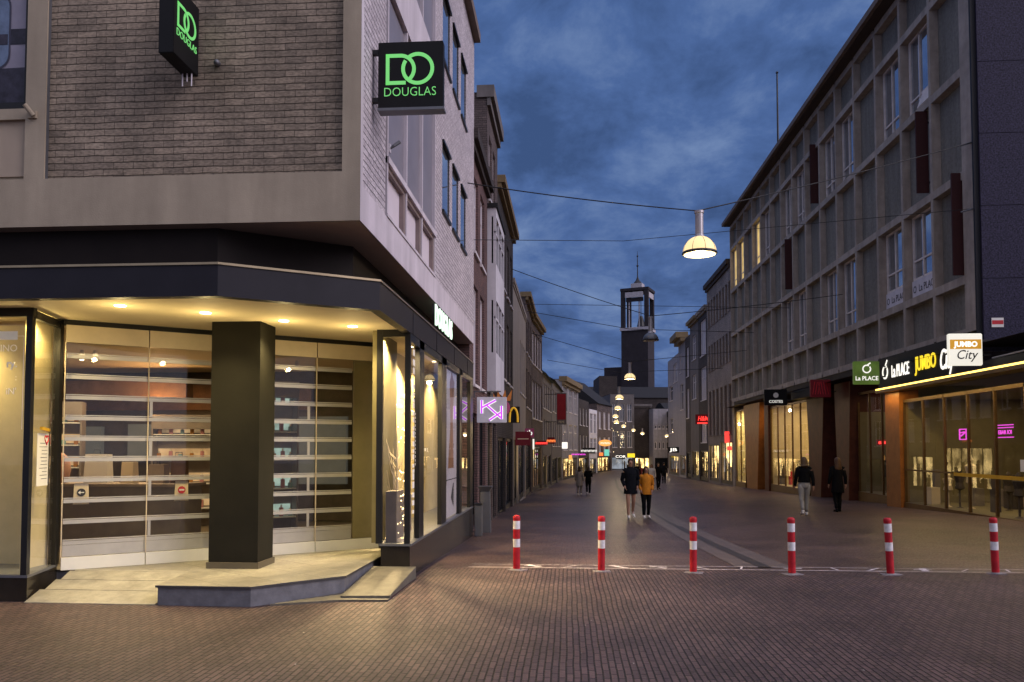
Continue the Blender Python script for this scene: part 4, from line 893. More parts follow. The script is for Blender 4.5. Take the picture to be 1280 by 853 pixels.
# ------------------------------------------------------------------ office block on the right
OB = thing('office_block', 'long concrete office block with deep window grid above shops on the right', 'building', (11.4, 22.9, 0))
def OBB(mb, name, mats, **k):
    mb.v = [(x - 11.4, y - 22.9, z) for x, y, z in mb.v]
    return mb.build(name, mats, k.pop('parent', OB), **k)
XF = 11.4; REC = .27; BAY = 2.23; NB = 15
FY = [23.48 + BAY*k for k in range(NB+1)]
ZL = [5.05, 6.6, 9.65, 12.7, 15.7, 17.25]
mb = MB()
for k, y in enumerate(FY):
    w0 = .09 if k else .35
    mb.box((XF, y-(.09 if k else .45), 5.05), (XF+REC, y+w0*.8, 17.25))
SEG = [(FY[k] + (.09 if k else .35)*.8 + .002, FY[k+1] - .092) for k in range(NB)]
for z in ZL:
    for a, b in SEG: mb.box((XF+.004, a, z-.13), (XF+REC, b, z+.12))
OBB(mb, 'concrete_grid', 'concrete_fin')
mb = MB(); mb.box((XF+REC+.55, 23.06, 5.0), (XF+14, 56.9, 17.2)); OBB(mb, 'inner_core', 'shop_dark')
mb = MB(); mb.box((10.85, 23.05, 17.40), (26, 57.05, 17.62)); OBB(mb, 'roof', ['eave_edge']); mb = MB(); mb.box((11.0, 23.05, 17.372), (XF+REC, 57.0, 17.398)); OBB(mb, 'eave', 'eave_dark')
rows = [('s', 0), ('w', 1), ('p', 2), ('w', 3), ('s', 4)]
LIT = {(3, 11), (3, 13), (3, 14)}
OPENW = {(3, 1)}
for typ, r in rows:
    z0, z1 = ZL[r]+.12, ZL[r+1]-.13
    for k in range(NB):
        a, b = SEG[k]; xr = XF+REC
        if typ == 'w' and k % 3 != 0 and not (r == 1 and k >= 9):
            zb_ = z0
            if r == 1 and k in (1, 2):
                sb_ = MB(); sb_.box((xr-.07, a+.02, z0), (xr-.03, b-.12, z0+.62)); so_ = OBB(sb_, 'sign_board', 'plaster_white')
                t_ = text('lettering', 'O  La PLACE', .34, (xr-.075-11.4, (a+b)/2-22.9, z0+.31), RIGHTROW, 'ink', so_, .002, sx=.9); zb_ = z0+.64
            f = MB(); fx0, fx1 = xr-.02, xr+.06; jamb = b-.10
            for y0, y1 in ((a, a+.07), (jamb-.07, jamb), ((a+jamb)/2+.18, (a+jamb)/2+.24)): f.box((fx0, y0, zb_), (fx1, y1, z1))
            f.box((fx0, a+.07, zb_), (fx1, jamb-.07, zb_+.07)); f.box((fx0, a+.07, z1-.07), (fx1, jamb-.07, z1)); f.box((fx0+.01, a+.07, zb_+.62), (fx1, jamb-.07, zb_+.68))
            fo = OBB(f, 'window', 'wood_frame')
            p = MB(); p.face([(xr+.03, a+.02, zb_), (xr+.03, jamb-.02, zb_), (xr+.03, jamb-.02, z1), (xr+.03, a+.02, z1)]); OBB(p, 'pane', 'lit_window' if (r, k) in LIT else 'sky_glass', parent=fo)
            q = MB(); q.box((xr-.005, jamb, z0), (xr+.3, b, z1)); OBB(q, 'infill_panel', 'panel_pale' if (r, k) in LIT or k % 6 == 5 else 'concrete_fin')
            if (r, k) in OPENW:
                q = MB(); q.hexa([(xr-.22, a+.08, zb_+.08), (xr-.19, a+.08, zb_+.06), (xr-.19, a+.95, zb_+.06), (xr-.22, a+.95, zb_+.08), (xr-.03, a+.08, zb_+.62), (xr, a+.08, zb_+.62), (xr, a+.95, zb_+.62), (xr-.03, a+.95, zb_+.62)]); OBB(q, 'open_sash', 'wood_frame')
        else:
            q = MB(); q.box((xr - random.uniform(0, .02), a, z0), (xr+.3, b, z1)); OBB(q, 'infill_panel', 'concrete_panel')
# ground floor of the block: soffit, fascia, back wall, piers
mb = MB(); mb.box((XF+.05, 29.5, 4.55), (XF+.35, 56.9, 4.915)); OBB(mb, 'shop_fascia', 'fascia_dark')
mb = MB(); mb.face([(10.95, 14, 4.54), (14, 14, 4.54), (14, 56.9, 4.54), (10.95, 56.9, 4.54)]); OBB(mb, 'shop_ceiling', 'fascia_dark')
def yg(Y): return gz(11.4, Y)
def pier(y0, y1, x0, x1, ztop, mat, lean=0., name='pier'):
    mb = MB(); zb_ = yg((y0+y1)/2)-.05
    mb.hexa([(x0, y0+lean*.3, zb_), (x1, y0+lean*.3, zb_), (x1, y1-lean*.3, zb_), (x0, y1-lean*.3, zb_), (x0, y0-lean, ztop), (x1, y0-lean, ztop), (x1, y1+lean, ztop), (x0, y1+lean, ztop)]); return OBB(mb, name, mat)
pier(49.6, 52.8, 11.45, 13.5, 4.5, 'brown_clad', .6)
pier(47.0, 47.9, 11.45, 12.6, 4.5, 'brown_red', .0)
pier(37.5, 39.2, 11.5, 13.0, 4.5, 'brown_red', .5)
pier(33.9, 35.3, 11.5, 13.6, 4.5, 'brown_red', .3)
pier(56.3, 56.9, 11.42, 12.4, 4.9, 'concrete_fin')
pier(28.15, 29.35, 11.25, 11.9, 3.75, 'brown_clad', 0, 'wood_pier')
def shop(y0, y1, x, ztop, back, power, seed, goods=('counter', 'paper_cream', 'shop_brown'), n=None, tone=(1, .72, .38), depth=2.2, plinth=.35, deco=1., panes=None):
    rnd = random.Random(seed); zb_ = yg((y0+y1)/2)
    n = n or max(1, int((y1-y0)/1.3))
    f = MB()
    for k in range(n+1):
        y = y0 + (y1-y0)*k/n; f.box((x-.03, max(y0, y-.03), zb_+plinth), (x+.05, min(y1, y+.03), ztop))
    f.box((x-.03, y0, ztop-.1), (x+.05, y1, ztop+.002)); f.box((x-.06, y0, zb_-.2), (x+.05, y1, zb_+plinth))
    fo = OBB(f, 'shop_window', 'bronze')
    p = MB(); p.face([(x, y0, zb_+plinth), (x, y1, zb_+plinth), (x, y1, ztop), (x, y0, ztop)]); OBB(p, 'pane', 'glass_clear', parent=fo)
    b = MB(); b.face([(x+depth, y0, zb_), (x+depth, y1, zb_), (x+depth, y1, ztop), (x+depth, y0, ztop)]); OBB(b, 'lit_back', back, parent=fo)
    b = MB(); b.face([(x+.05, y0, zb_+plinth), (x+depth, y0, zb_+plinth), (x+depth, y1, zb_+plinth), (x+.05, y1, zb_+plinth)]); b.face([(x+.05, y0, ztop), (x+depth, y0, ztop), (x+depth, y1, ztop), (x+.05, y1, ztop)])
    b.face([(x+.05, y0, zb_), (x+depth, y0, zb_), (x+depth, y0, ztop), (x+.05, y0, ztop)]); b.face([(x+.05, y1, zb_), (x+depth, y1, zb_), (x+depth, y1, ztop), (x+.05, y1, ztop)]); OBB(b, 'shop_interior', 'olive_wall' if deco < 1 or back == 'panel_soft' else 'beige_wall', parent=fo)
    q = MB()
    for k in range(int((y1-y0)*4.2*deco)):
        yy = rnd.uniform(y0+.2, y1-.2); xx = x + rnd.uniform(.4, depth-.3); h_ = rnd.uniform(.7, 1.75); z = zb_+plinth; w_ = rnd.uniform(.05, .16); mi = rnd.randrange(3)
        if rnd.random() < .5: q.box((xx-w_, yy-w_*1.6, z), (xx+w_, yy+w_*1.6, z+h_*.7), mi)
        else: q.lathe([(.12, z), (.03, z+.04), (.03, z+h_*.45), (.15, z+h_*.5), (.11, z+h_*.65), (.17, z+h_*.82), (.04, z+h_*.88), (.085, z+h_*.94), (.03, z+h_*1.02)], (xx, yy, 0), 8, mi)
    OBB(q, 'display_goods', list(goods), parent=fo)
    if power: lamp('shop_lamp', 'AREA', (x+depth*.5, (y0+y1)/2, ztop-.06), power, tone, (0, 0, 0), depth*.6, (y1-y0)*.8)
    return fo
shop(53.3, 56.2, 11.55, 4.3, 'lit_shop', 230, 1, ('paper_cream', 'shop_brown', 'cloth_navy'), tone=(1, .85, .45))
shop(48.0, 49.2, 11.9, 4.3, 'lit_shop', 70, 2)
shop(39.6, 46.9, 11.6, 4.1, 'lit_shop', 170, 3, ('counter', 'shop_dark', 'red_ink'), depth=3)
shop(30.0, 33.7, 11.85, 4.0, 'panel_soft', 26, 5, ('shop_dark', 'counter', 'cloth_cream'), n=3, depth=3.2)
mb = MB(); mb.face([(14.2, 35.2, -.6), (14.2, 37.6, -.6), (14.2, 37.6, 4.5), (14.2, 35.2, 4.5)]); OBB(mb, 'entrance_back', 'brown_red')
# supermarket front under the near end
fo = shop(19.4, 28.1, 11.4, 3.38, 'shop_brown', 75, 6, ('shop_dark', 'counter', 'paper_cream'), n=6, depth=4.2, plinth=.06, deco=.95, tone=(1, .74, .38))
mb = MB(); mb.box((11.36, 19.45, .92), (11.375, 24.6, 1.02)); OBB(mb, 'door_tape', 'yellow_tape', parent=fo)
mb = MB(); mb.box((11.36, 24.8, .98), (11.45, 28.0, 1.03)); OBB(mb, 'transom', 'bronze', parent=fo)
mb = MB(); mb.box((11.02, 22.96, 3.86), (11.40, 29.3, 4.90)); mb.box((11.02, 12, 3.86), (11.40, 22.958, 4.06)); OBB(mb, 'sign_fascia', 'black_sign')
mb = MB(); mb.box((10.92, 12, 3.68), (11.5, 29.35, 3.78)); mb.box((10.94, 12, 3.83), (11.02, 29.3, 3.858)); OBB(mb, 'canopy', 'bronze')
lamp('led_lamp', 'AREA', (11.0, 22, 3.66), 160, (1, .70, .22), (0, 0, 0), .12, 14.5)
mb = MB(); mb.tube([(10.96, 12, 3.805), (10.96, 29.33, 3.805)], .040, 8); OBB(mb, 'led_strip', 'led')
# granite faced corner building, nearest on the right
G = thing('granite_building', 'dark blue speckled granite corner building at the right edge', 'building', (11.3, 22.95, 0))
def GB(mb, name, mat): mb.v = [(x-11.3, y-22.3, z) for x, y, z in mb.v]; return mb.build(name, mat, G)
mb = MB()
zs = [4.42 + 2.05*k for k in range(9)]
for i in range(6):
    for z in zs: mb.box((11.5 + 1.55*i, 22.30, z), (11.5 + 1.55*i + 1.535, 22.36, z+2.035))
GB(mb, 'granite_cladding', 'granite')
mb = MB(); mb.box((11.36, 22.362, 4.42), (24, 22.42, 22.9)); mb.box((11.36, 22.42, 4.42), (11.5, 22.44, 17.3)); GB(mb, 'wall', 'granite_joint')
mb = MB(); mb.box((13.08, 22.27, 12.9), (14.6, 22.298, 14.6)); GB(mb, 'window', 'sky_glass')
mb = MB(); mb.box((12.98, 22.25, 12.8), (14.7, 22.299, 12.898)); mb.box((12.98, 22.25, 12.9), (13.078, 22.299, 14.7)); GB(mb, 'window_frame', 'alu')
mb = MB(); mb.box((11.42, 11.9, 3.9), (24, 22.29, 4.2)); GB(mb, 'low_roof', 'granite_joint')
mb = MB(); mb.tube([(11.35, 21.6, 4.16), (11.35, 12, 4.28)], .022, 6); GB(mb, 'awning_rail', 'white_frame')
o = thing('warning_sticker', 'small red and white sticker board on the dark granite', 'sign', (11.86, 22.94, 5.09))
MB().box((-.16, -.012, 0), (.16, 0, .26)).build('board', 'paper', o); MB().box((-.15, -.016, .08), (.15, -.0125, .19)).build('red_band', 'red_ink', o)
for i, (k, z0, z1) in enumerate(((6, 13.0, 15.75), (1, 9.9, 12.55), (8, 9.9, 12.5), (0, 6.75, 9.75))):
    y = FY[k] + (.45 if k else .4)
    o = thing('facade_banner', ['dark brown vertical panel on the top floor of the office block', 'dark brown vertical panel below the open window of the office block', 'dark brown vertical panel beside a pale strip on the middle floor', 'dark brown vertical panel nearest the granite building'][i], 'panel', (11.4, y, z0), 0, 'brown blade panels on the office block')
    MB().box((-.26, -.03, 0), (.12, .03, z1-z0)).build('panel', 'banner_brown', o)
    MB().box((.12, -.02, .3), (.42, .02, .36)).box((.12, -.02, z1-z0-.4), (.42, .02, z1-z0-.34)).build('bracket', 'metal_dark', o)
# signs on the block
o = thing('fascia_letters', 'white and yellow glowing letters along the dark supermarket fascia', 'sign', (11.0, 26, 4.38))
text('lettering', 'La PLACE', .60, (-.0, 1.38, -.05), RIGHTROW, 'sign_white2', o, .012, sx=.58, bold=.003)
mb = MB(); mb.arc((-.0, 2.62, .0), .17, .245, .9, 6.9, .014, (0, -1, 0), (0, 0, 1), nrm=(-1, 0, 0)); mb.bar((-.01, 2.58, .22), (-.01, 2.42, .40), .06, .014, up=(1,0,0)); mb.build('apple_mark', 'sign_white2', o)
text('lettering', 'JUMBO', .64, (0, -.52, .0), RIGHTROW, 'jumbo_yellow', o, .012, sx=.72, bold=.006)
text('lettering', 'City', .86, (0, -1.88, -.06), RIGHTROW, 'sign_white2', o, .012, sx=.58, shear=.25, bold=.004)
def bladebox(label, x1, y, z0, w_, h_, mat, grp=None):
    o = thing('shop_sign', label, 'sign', (x1-w_/2, y, z0), 0, grp)
    MB().box((-w_/2, -.07, 0), (w_/2, .07, h_)).build('sign_box', mat, o, bevel=.02)
    MB().box((w_/2, -.03, h_*.3), (w_/2+.22, .03, h_*.3+.05)).box((w_/2, -.03, h_*.75), (w_/2+.22, .03, h_*.75+.05)).build('bracket', 'metal_dark', o)
    return o
o = bladebox('square white lit sign with an orange JUMBO band and black City script', 10.82, 21.75, 3.91, .85, .84, 'sign_white')
MB().box((-.40, -.078, .43), (.39, -.071, .68)).build('band', 'amber_box', o)
text('lettering', 'JUMBO', .19, (0, -.08, .55), FRONT, 'sign_white2', o, .003, sx=.98, bold=.008)
text('lettering', 'City', .34, (.0, -.078, .27), FRONT, 'ink', o, .003, sx=.92, shear=.3, bold=.001)
o = bladebox('square green lit sign with a white apple mark and La PLACE lettering', 10.70, 28.4, 3.94, .87, .80, 'green_box')
mb = MB(); mb.arc((0, -.078, .53), .105, .150, 1.0, 6.95, .006, (1, 0, 0), (0, 0, 1), nrm=(0, -1, 0)); mb.bar((.03, -.08, .67), (.13, -.08, .74), .045, .006, up=(0, 1, 0)); mb.build('apple_mark', 'sign_white3', o)
text('lettering', 'La PLACE', .20, (0, -.078, .20), FRONT, 'sign_white3', o, .003, sx=.95, bold=.004)
o = bladebox('black hanging sign with small pale emblem and COSTES lettering', 10.78, 40.4, 3.85, 1.11, .79, 'black_sign')
text('lettering', 'COSTES', .19, (0, -.078, .18), FRONT, 'sign_white3', o, .003, sx=1.0, bold=.0)
MB().lathe([(.13, 0), (.13, .004)], (0, -.076, .50), 16, rot=Matrix.Rotation(R(90), 3, 'X')).build('emblem', 'paper', o)
o = bladebox('dark red square sign with crossing strokes beside the black sign', 11.23, 35.2, 3.92, .86, .76, 'red_matte')
mb = MB()
for k in range(7): mb.bar((-.34+.11*k, -.073, .12), (-.34+.11*k + random.choice((-.09, .09)), -.073, .66), .03, .006, up=(0, 1, 0))
mb.build('strokes', 'red_ink', o)
o = tag(MB().box((10.95, 37.0, 4.1), (11.5, 40.3, 4.42)).box((10.93, 36.95, 4.42), (11.5, 40.32, 4.50)).build('shop_awning', 'black_sign'), 'folded black awning box between the black and red signs', 'awning')
def neon(label, p, w_, h_, mat, rot=(0,0,0), txt=None, rz=0, board=None):
    o = thing('neon_sign', label, 'sign', p, rz)
    if board: MB().box((-w_/2, 0, 0), (w_/2, .05, h_)).build('sign_box', board, o)
    if txt: text('lettering', txt, h_*.75, (0, -.012 if board else 0, h_*.5), FRONT, mat, o, .006, sx=w_/(h_*.75*.62*max(1, len(txt))), bold=.01)
    else: MB().box((-w_/2, -.03, 0), (w_/2, 0, h_)).build('tube', mat, o)
    return o
o = thing('neon_sign', 'reflection of a magenta neon text sign with bars, built behind the supermarket glass', 'sign', (11.7, 22.4, 2.02), R(-90))  # mirrored sign in the pane, built as glowing geometry behind it
for z in (0, .26, .33): MB().box((-.42, -.01, z), (.42, .01, z+.025)).build('tube', 'magenta', o)
text('lettering', 'EBAR IOI', .15, (0, 0, .145), FRONT, 'magenta', o, .004, sx=1.15, bold=.004)
o = thing('neon_sign', 'small pink neon square sign behind the supermarket glass', 'sign', (11.7, 24.7, 2.0), R(-90))
mb = MB()
for a_, b_ in (((-.2, 0, 0), (.2, 0, 0)), ((-.2, 0, .3), (.2, 0, .3)), ((-.2, 0, 0), (-.2, 0, .3)), ((.2, 0, 0), (.2, 0, .3)), ((-.12, 0, .1), (.12, 0, .2)), ((-.12, 0, .2), (.1, 0, .22))): mb.bar(a_, b_, .03, .03, up=(0, 1, 0))
mb.build('tube', 'magenta', o)
o = thing('neon_sign', 'reflection of red neon, built as a long glowing strip inside the recessed shop window', 'sign', (11.95, 30.6, 1.85), R(-90))  # neon reflected in the pane, built as a lit strip inside
MB().box((-1.5, 0, 0), (1.5, .03, .22)).build('sign_box', 'red_ink', o); text('lettering', 'mmmmmmm mmmmm', .17, (0, -.012, .11), FRONT, 'neon_red', o, .004, sx=1.55, bold=.012)
o = tag(MB().box((11.32, 20.6, 1.15), (11.335, 21.0, 1.45)).build('paper_notice', 'paper'), 'white paper notice taped to the supermarket door', 'notice')
o = thing('sandwich_board', 'white folding sandwich board standing behind the supermarket glass', 'signboard', (12.0, 20.9, yg(21)))
MB().hexa([(-.3, -.4, 0), (-.27, -.4, 0), (-.27, .4, 0), (-.3, .4, 0), (-.05, -.34, 1.15), (-.02, -.34, 1.15), (-.02, .34, 1.15), (-.05, .34, 1.15)]).build('panel', 'paper_cream', o)
MB().bar((.3, -.38, 0), (-.03, -.33, 1.13), .04).bar((.3, .38, 0), (-.03, .33, 1.13), .04).build('leg', 'counter_top', o)
o = thing('flagpole', 'thin bare flagpole on the office block roof', 'pole', (12.5, 48, 17.6)); MB().tube([(0, 0, 0), (0, 0, 6.5)], [.07, .045], 8).build('mast', 'metal_dark', o); MB().lathe([(.02, 6.5), (.09, 6.58), (.02, 6.68)], n=8).build('finial', 'metal_dark', o)

# right hand row beyond the block (facade lines run from far to near)
GRR = 'buildings along the right side beyond the office block'
XR = 11.42
w_ = [(a, b, z0, z1, 'glass_grey', 0) for a, b in cols(.3, 9.9, 8, .72) for z0, z1 in ((11.5, 13.6), (7.9, 10.0))] + [(a, b, 2.7, 6.3, 'glass_grey', 1) for a, b in cols(.3, 9.9, 6, 1.0)]
house('shop_building', 'light brick building with rows of tall narrow windows next to the office block', (XR, 66.7), (XR, 57.1), 14.9, 'brick_light', w_, [(.4, 4.6, -.9, 2.0, 'warm_panel'), (5.2, 9.6, -.9, 2.2, 'warm_panel')], frame='eave_edge', cornice=('eave_dark', .35, .3), group=GRR, cat='building', rdepth=.3)
house('shop_building', 'brown building with pale framed bays behind the glowing red sign', (XR, 71.3), (XR, 66.72), 13.4, 'brick_dark', [(1.2, 4.0, z0, z1, 'curtain_pale', 2) for z0, z1 in ((9.6, 12.6), (5.8, 8.6), (2.2, 4.4))], [(.4, 4.2, -1, 1.5, 'warm_panel')], group=GRR, cat='building', cornice=('cornice_grey', .3, .25))
house('shop_building', 'grey plaster building between the brown and the dark one', (XR, 76), (XR, 71.32), 13.3, 'plaster_grey', [(1.2, 3.4, z0, z1, 'glass_grey', 1) for z0, z1 in ((9.8, 12), (6.2, 8.4))], [(.4, 4.3, -1, 1.5, 'warm_panel')], group=GRR, cat='building', cornice=('cornice_yellow', .3, .4))
house('shop_building', 'very dark slim building with a single column of windows on the right', (XR, 79.2), (XR, 76.02), 12.4, 'brick_dark', [(.8, 2.3, z0, z1, 'curtain_pale', 1) for z0, z1 in ((8.6, 11.4), (4.6, 7.4))], [(.4, 2.8, -1, 1.3, None)], group=GRR, cat='building')
house('shop_building', 'white building with a projecting yellow eave high on the right side', (XR, 84), (XR, 79.22), 12.8, 'plaster_pale', [(1, 2, z0, z1, 'glass_grey', 0) for z0, z1 in ((9.4, 11.4),)] + [(1.4, 3.2, 5.6, 8.2, 'window_black', 0)], [(.4, 4.4, -1, 1.0, 'warm_panel')], group=GRR, cat='building', cornice=('cornice_yellow', .55, .9))
house('shop_building', 'whitish building with small dark windows last in the right row', (XR, 93), (XR, 84.02), 11.6, 'plaster_pale', [(1.5, 4.2, z0, z1, 'window_black', 0) for z0, z1 in ((7.0, 8.6), (3.4, 5.0))] + [(5, 8, 8.8, 10.8, 'glass_grey', 2)], [(.4, 8.6, -1.2, .9, 'warm_panel')], group=GRR, cat='building')
house('shop_building', 'dark building far away in the gap at the right end', (14.5, 112), (14.0, 96), 9.5, 'brick_dark', [], [(1, 15, -1.4, .8, 'warm_panel')], group=GRR, cat='building')

# ------------------------------------------------------------------ signs along the street
def at(px, Y): return (px - 711) * Y / 1000.
def zz(py, Y): return 1.75 + (560 - py) * Y / 1000.
o = thing('shop_sign', 'grey square sign with two purple neon letters K', 'sign', (-1.86, 19.3, 2.36))
MB().box((-.36, -.05, 0), (.36, .05, .62)).build('sign_box', 'kk_face', o, bevel=.01)
def strokes(o, segs, y, w_, mat, name):
    mb = MB()
    for p, q in segs: mb.bar((p[0], y, p[1]), (q[0], y, q[1]), w_, .02, up=(0, 1, 0))
    mb.build(name, mat, o)
KS = [((-.24, .22), (-.24, .54)), ((-.24, .36), (.10, .54)), ((-.12, .42), (.22, .12)), ((.24, .08), (.24, .40)), ((-.05, .06), (.22, .24))]
strokes(o, KS, -.062, .075, 'sign_white3', 'letter_halo'); strokes(o, KS, -.076, .035, 'neon_purple', 'lettering')
MB().box((-.03, -.03, .62), (.03, .03, .74)).box((-.42, -.02, .74), (.22, .02, .77)).box((-.44, -.03, .60), (-.41, .03, .78)).build('bracket', 'metal_grey', o)
o = thing('shop_sign', 'pink ring sign with an orange crown behind the purple neon sign', 'sign', (at(627, 22.5), 22.5, zz(510, 22.5)))
MB().arc((0, 0, 0), .10, .24, 0, 6.2832, .06, (1, 0, 0), (0, 0, 1), nrm=(0, -1, 0)).build('ring', 'ring_pink', o)
mb = MB(); [mb.face([(x-.07, -.03, .24), (x+.07, -.03, .24), (x*1.5, -.03, .52)]) for x in (-.2, -.07, .07, .2)]; mb.box((-.25, -.04, .20), (.25, -.0, .26)); mb.build('crown', 'crown_orange', o)
o = thing('shop_sign', 'yellow arch sign above a shop door past the pink ring sign', 'sign', (at(641, 25.4), 25.4, zz(528, 25.4)))
mb = MB(); mb.box((-.12, .02, -.02), (.22, .06, .50)); mb.build('back_board', 'black_sign', o)
mb = MB(); mb.tube([(-.10 + .13*(1-math.cos(t)), 0, .46*max(0, math.sin(t))**.7) for t in [math.pi*k/16 for k in range(17)]], .035, 6); mb.build('arch', 'arch_yellow', o)
o = thing('shop_sign', 'dark red square blade sign over the left pavement', 'sign', (at(654, 29), 29, zz(557, 29))); MB().box((-.28, -.05, 0), (.28, .05, .50)).build('sign_box', 'red_matte', o); MB().box((-.2, -.056, .22), (.2, -.052, .25)).build('rule', 'paper_cream', o)
o = thing('shop_sign', 'small pink lit square sign above the dark red blade sign', 'sign', (at(662, 34), 34, zz(547, 34)))
mb = MB(); mb.box((-.19, -.03, 0), (.19, .03, .38)); mb.build('sign_box', 'ring_pink', o)
text('lettering', 'tb', .3, (0, -.036, .19), FRONT, 'sign_white3', o, .003, bold=.01)
o = thing('banner', 'tall red vertical banner with pale border on the left row', 'banner', (at(702, 58), 58, zz(531, 58)))
MB().box((-.36, -.02, 0), (.36, .02, 2.3)).build('border', 'plaster_grey', o); MB().box((-.31, -.03, .36), (.31, -.022, 2.22)).build('cloth', 'red_banner', o); text('lettering', 'PEPE', .24, (0, -.025, .18), FRONT, 'paper_cream', o, .002, sx=.9)
MB().tube([(-.36, 0, 2.2), (-1.6, .2, 2.2)], .03, 6).tube([(-.36, 0, .2), (-1.6, .2, .2)], .03, 6).build('bracket', 'metal_dark', o)
SG = [('red neon lettering strip on the left side', 677, 557, 42, 12, 6, 'neon_red', 'red_matte', 'mmmmm'), ('orange neon lettering farther along the left side', 689, 555, 50, 9, 8, 'neon_orange', 'red_matte', 'mmm'), ('slim white lit strip sign hung upright on the left side', 667, 562, 36, 2, 13, 'sign_white3', None, None), ('white lit cube sign below the red banner', 706, 561, 60, 7, 8, 'sign_white2', None, None), ('magenta neon lettering low over a far shop', 723, 570, 75, 14, 4, 'magenta', None, 'mmm'),
      ('white double strip sign over a far shop front', 736, 567, 82, 16, 7, 'sign_white3', 'fascia', 'mmmm'), ('orange lit shop sign right of the white strips', 751, 570, 100, 5, 4, 'neon_orange', None, None), ('teal square sign hanging under the oval sign', 758, 570, 100, 6, 8, 'teal_box', None, None), ('white letters over a shop at the street end', 775, 574, 112, 11, 6, 'sign_white2', 'fascia', 'COR'), ('yellow lit sign over the end shop', 788, 572, 113, 9, 5, 'jumbo_yellow', None, None),
      ('small amber box sign above a left shop door', 713, 575, 62, 4, 6, 'oval_orange', None, None), ('white angular lettering on the dark fascia at the right', 840, 566, 84, 13, 7, 'sign_white2', 'black_sign', 'JB')]
for lb, px, py, Y, w_, h_, mt, bd, tx in SG: neon(lb, (at(px, Y), Y, zz(py, Y)), w_*Y/1000., h_*Y/1000., mt, txt=tx, board=bd)
o = thing('shop_sign', 'oval orange lit sign hanging over the far left side', 'sign', (at(756, 92), 92, zz(554, 92)))
MB().lathe([(.38, -.05), (.38, .05)], n=24, rot=Matrix.Rotation(R(90), 3, 'X')).build('sign_box', 'oval_orange', o).scale = (1.95, 1, 1)
text('lettering', 'mmm', .42, (0, -.06, 0), FRONT, 'sign_white2', o, .002, sx=1.1)
o = thing('shop_sign', 'bright red glowing script sign with small line below on the right', 'sign', (11.05, 67, 3.73))
text('lettering', 'H&M', .56, (0, -.05, .42), FRONT, 'neon_red', o, .02, sx=.72, shear=.25, bold=.008); MB().box((-.45, -.06, 0), (.45, 0, .12)).build('line', 'neon_red', o); MB().box((-.6, 0, -.03), (.7, .06, .78)).build('back_board', 'red_matte', o)
for i, (px, py, h_) in enumerate(((905, 554, 14), (908, 563, 5))):
    Y = 58; o = thing('neon_sign', ['upright red neon box on the light brick building', 'small red neon box under the upright red one'][i], 'sign', (at(px, Y), Y, zz(py, Y))); MB().box((-.15, -.06, 0), (.15, .06, h_*Y/1000)).build('sign_box', 'neon_red', o); MB().box((.15, -.02, .1), (.5, .02, .14)).build('bracket', 'metal_dark', o)
rl = random.Random(11)
o = thing('fairy_lights', 'loose scatter of tiny white lights on the grey house at the street end', 'lights', (7.4, 117.8, 1.0))
mb = MB()
for i in range(14): mb.lathe([(.02, -.045), (.05, 0), (.02, .045)], (rl.uniform(-1.3, .9), rl.uniform(-.3, .0), rl.uniform(0, 5.2)), 6)
mb.build('bulb_chain', 'lamp_bowl', o)
# litter bin and ashtray post by the corner
o = thing('litter_bin', 'slim grey litter bin with a flared top by the corner shop window', 'bin', (-1.98, 19.0, gz(-2, 19)))
MB().hexa([(-.13, -.13, 0), (.13, -.13, 0), (.13, .13, 0), (-.13, .13, 0), (-.11, -.11, .98), (.11, -.11, .98), (.11, .11, .98), (-.11, .11, .98)]).build('body', 'metal_grey', o, bevel=.01)
MB().hexa([(-.11, -.11, .982), (.11, -.11, .982), (.11, .11, .982), (-.11, .11, .982), (-.17, -.17, 1.10), (.17, -.17, 1.10), (.17, .17, 1.10), (-.17, .17, 1.10)]).build('lid', 'metal_grey', o)
o = thing('waste_container', 'squat grey waste container left of the slim bin', 'bin', (-2.0, 17.0+.9, gz(-2, 18)))
MB().box((-.10, -.12, 0), (.06, .12, .70)).build('body', 'metal_grey', o, bevel=.015); MB().box((-.11, -.13, .702), (.07, .13, .74)).build('lid', 'metal_dark', o)

# ------------------------------------------------------------------ bollards
BP = [(-.76, 11.66, 0, 0), (.46, 11.59, .5, 0), (1.75, 11.54, .4, 0), (3.10, 11.49, -.3, 0), (4.47, 11.58, -2.3, 0), (6.01, 11.84, -1.2, 0)]
BL = ['red and white bollard nearest the corner shop', 'red and white bollard second from the corner shop', 'red and white bollard just left of the stone gutter band', 'red and white bollard just right of the stone gutter band', 'red and white bollard leaning noticeably, second from the right edge', 'red and white bollard nearest the right edge']
proto = None
for i, (x, y, lean, _) in enumerate(BP):
    z = gz(x, y)
    if proto is None:
        b_ = thing('bollard', BL[i], 'bollard', (x, y, z), 0, 'red and white bollards across the street'); proto = b_
        mb = MB(); mb.lathe([(.050, .02), (.050, .735), (.053, .737), (.053, .762), (.047, .782), (.03, .793), (.004, .796)], n=20); mb.build('post', 'red_paint', b_, smooth=False)
        for z0 in (.335, .595):
            MB().lathe([(.0512, z0), (.0512, z0+.118)], n=20).build('reflective_band', 'white_refl', b_)
        MB().box((-.12, -.09, .0), (.13, .10, .010)).lathe([(.075, .010), (.06, .024)], n=16).build('base_plate', 'base_grey', b_)
    else: b_ = copy_tree(proto); b_.location = (x, y, z); b_['label'] = BL[i]
    b_.rotation_euler = (0, R(lean), R(i*37 % 60 - 30))

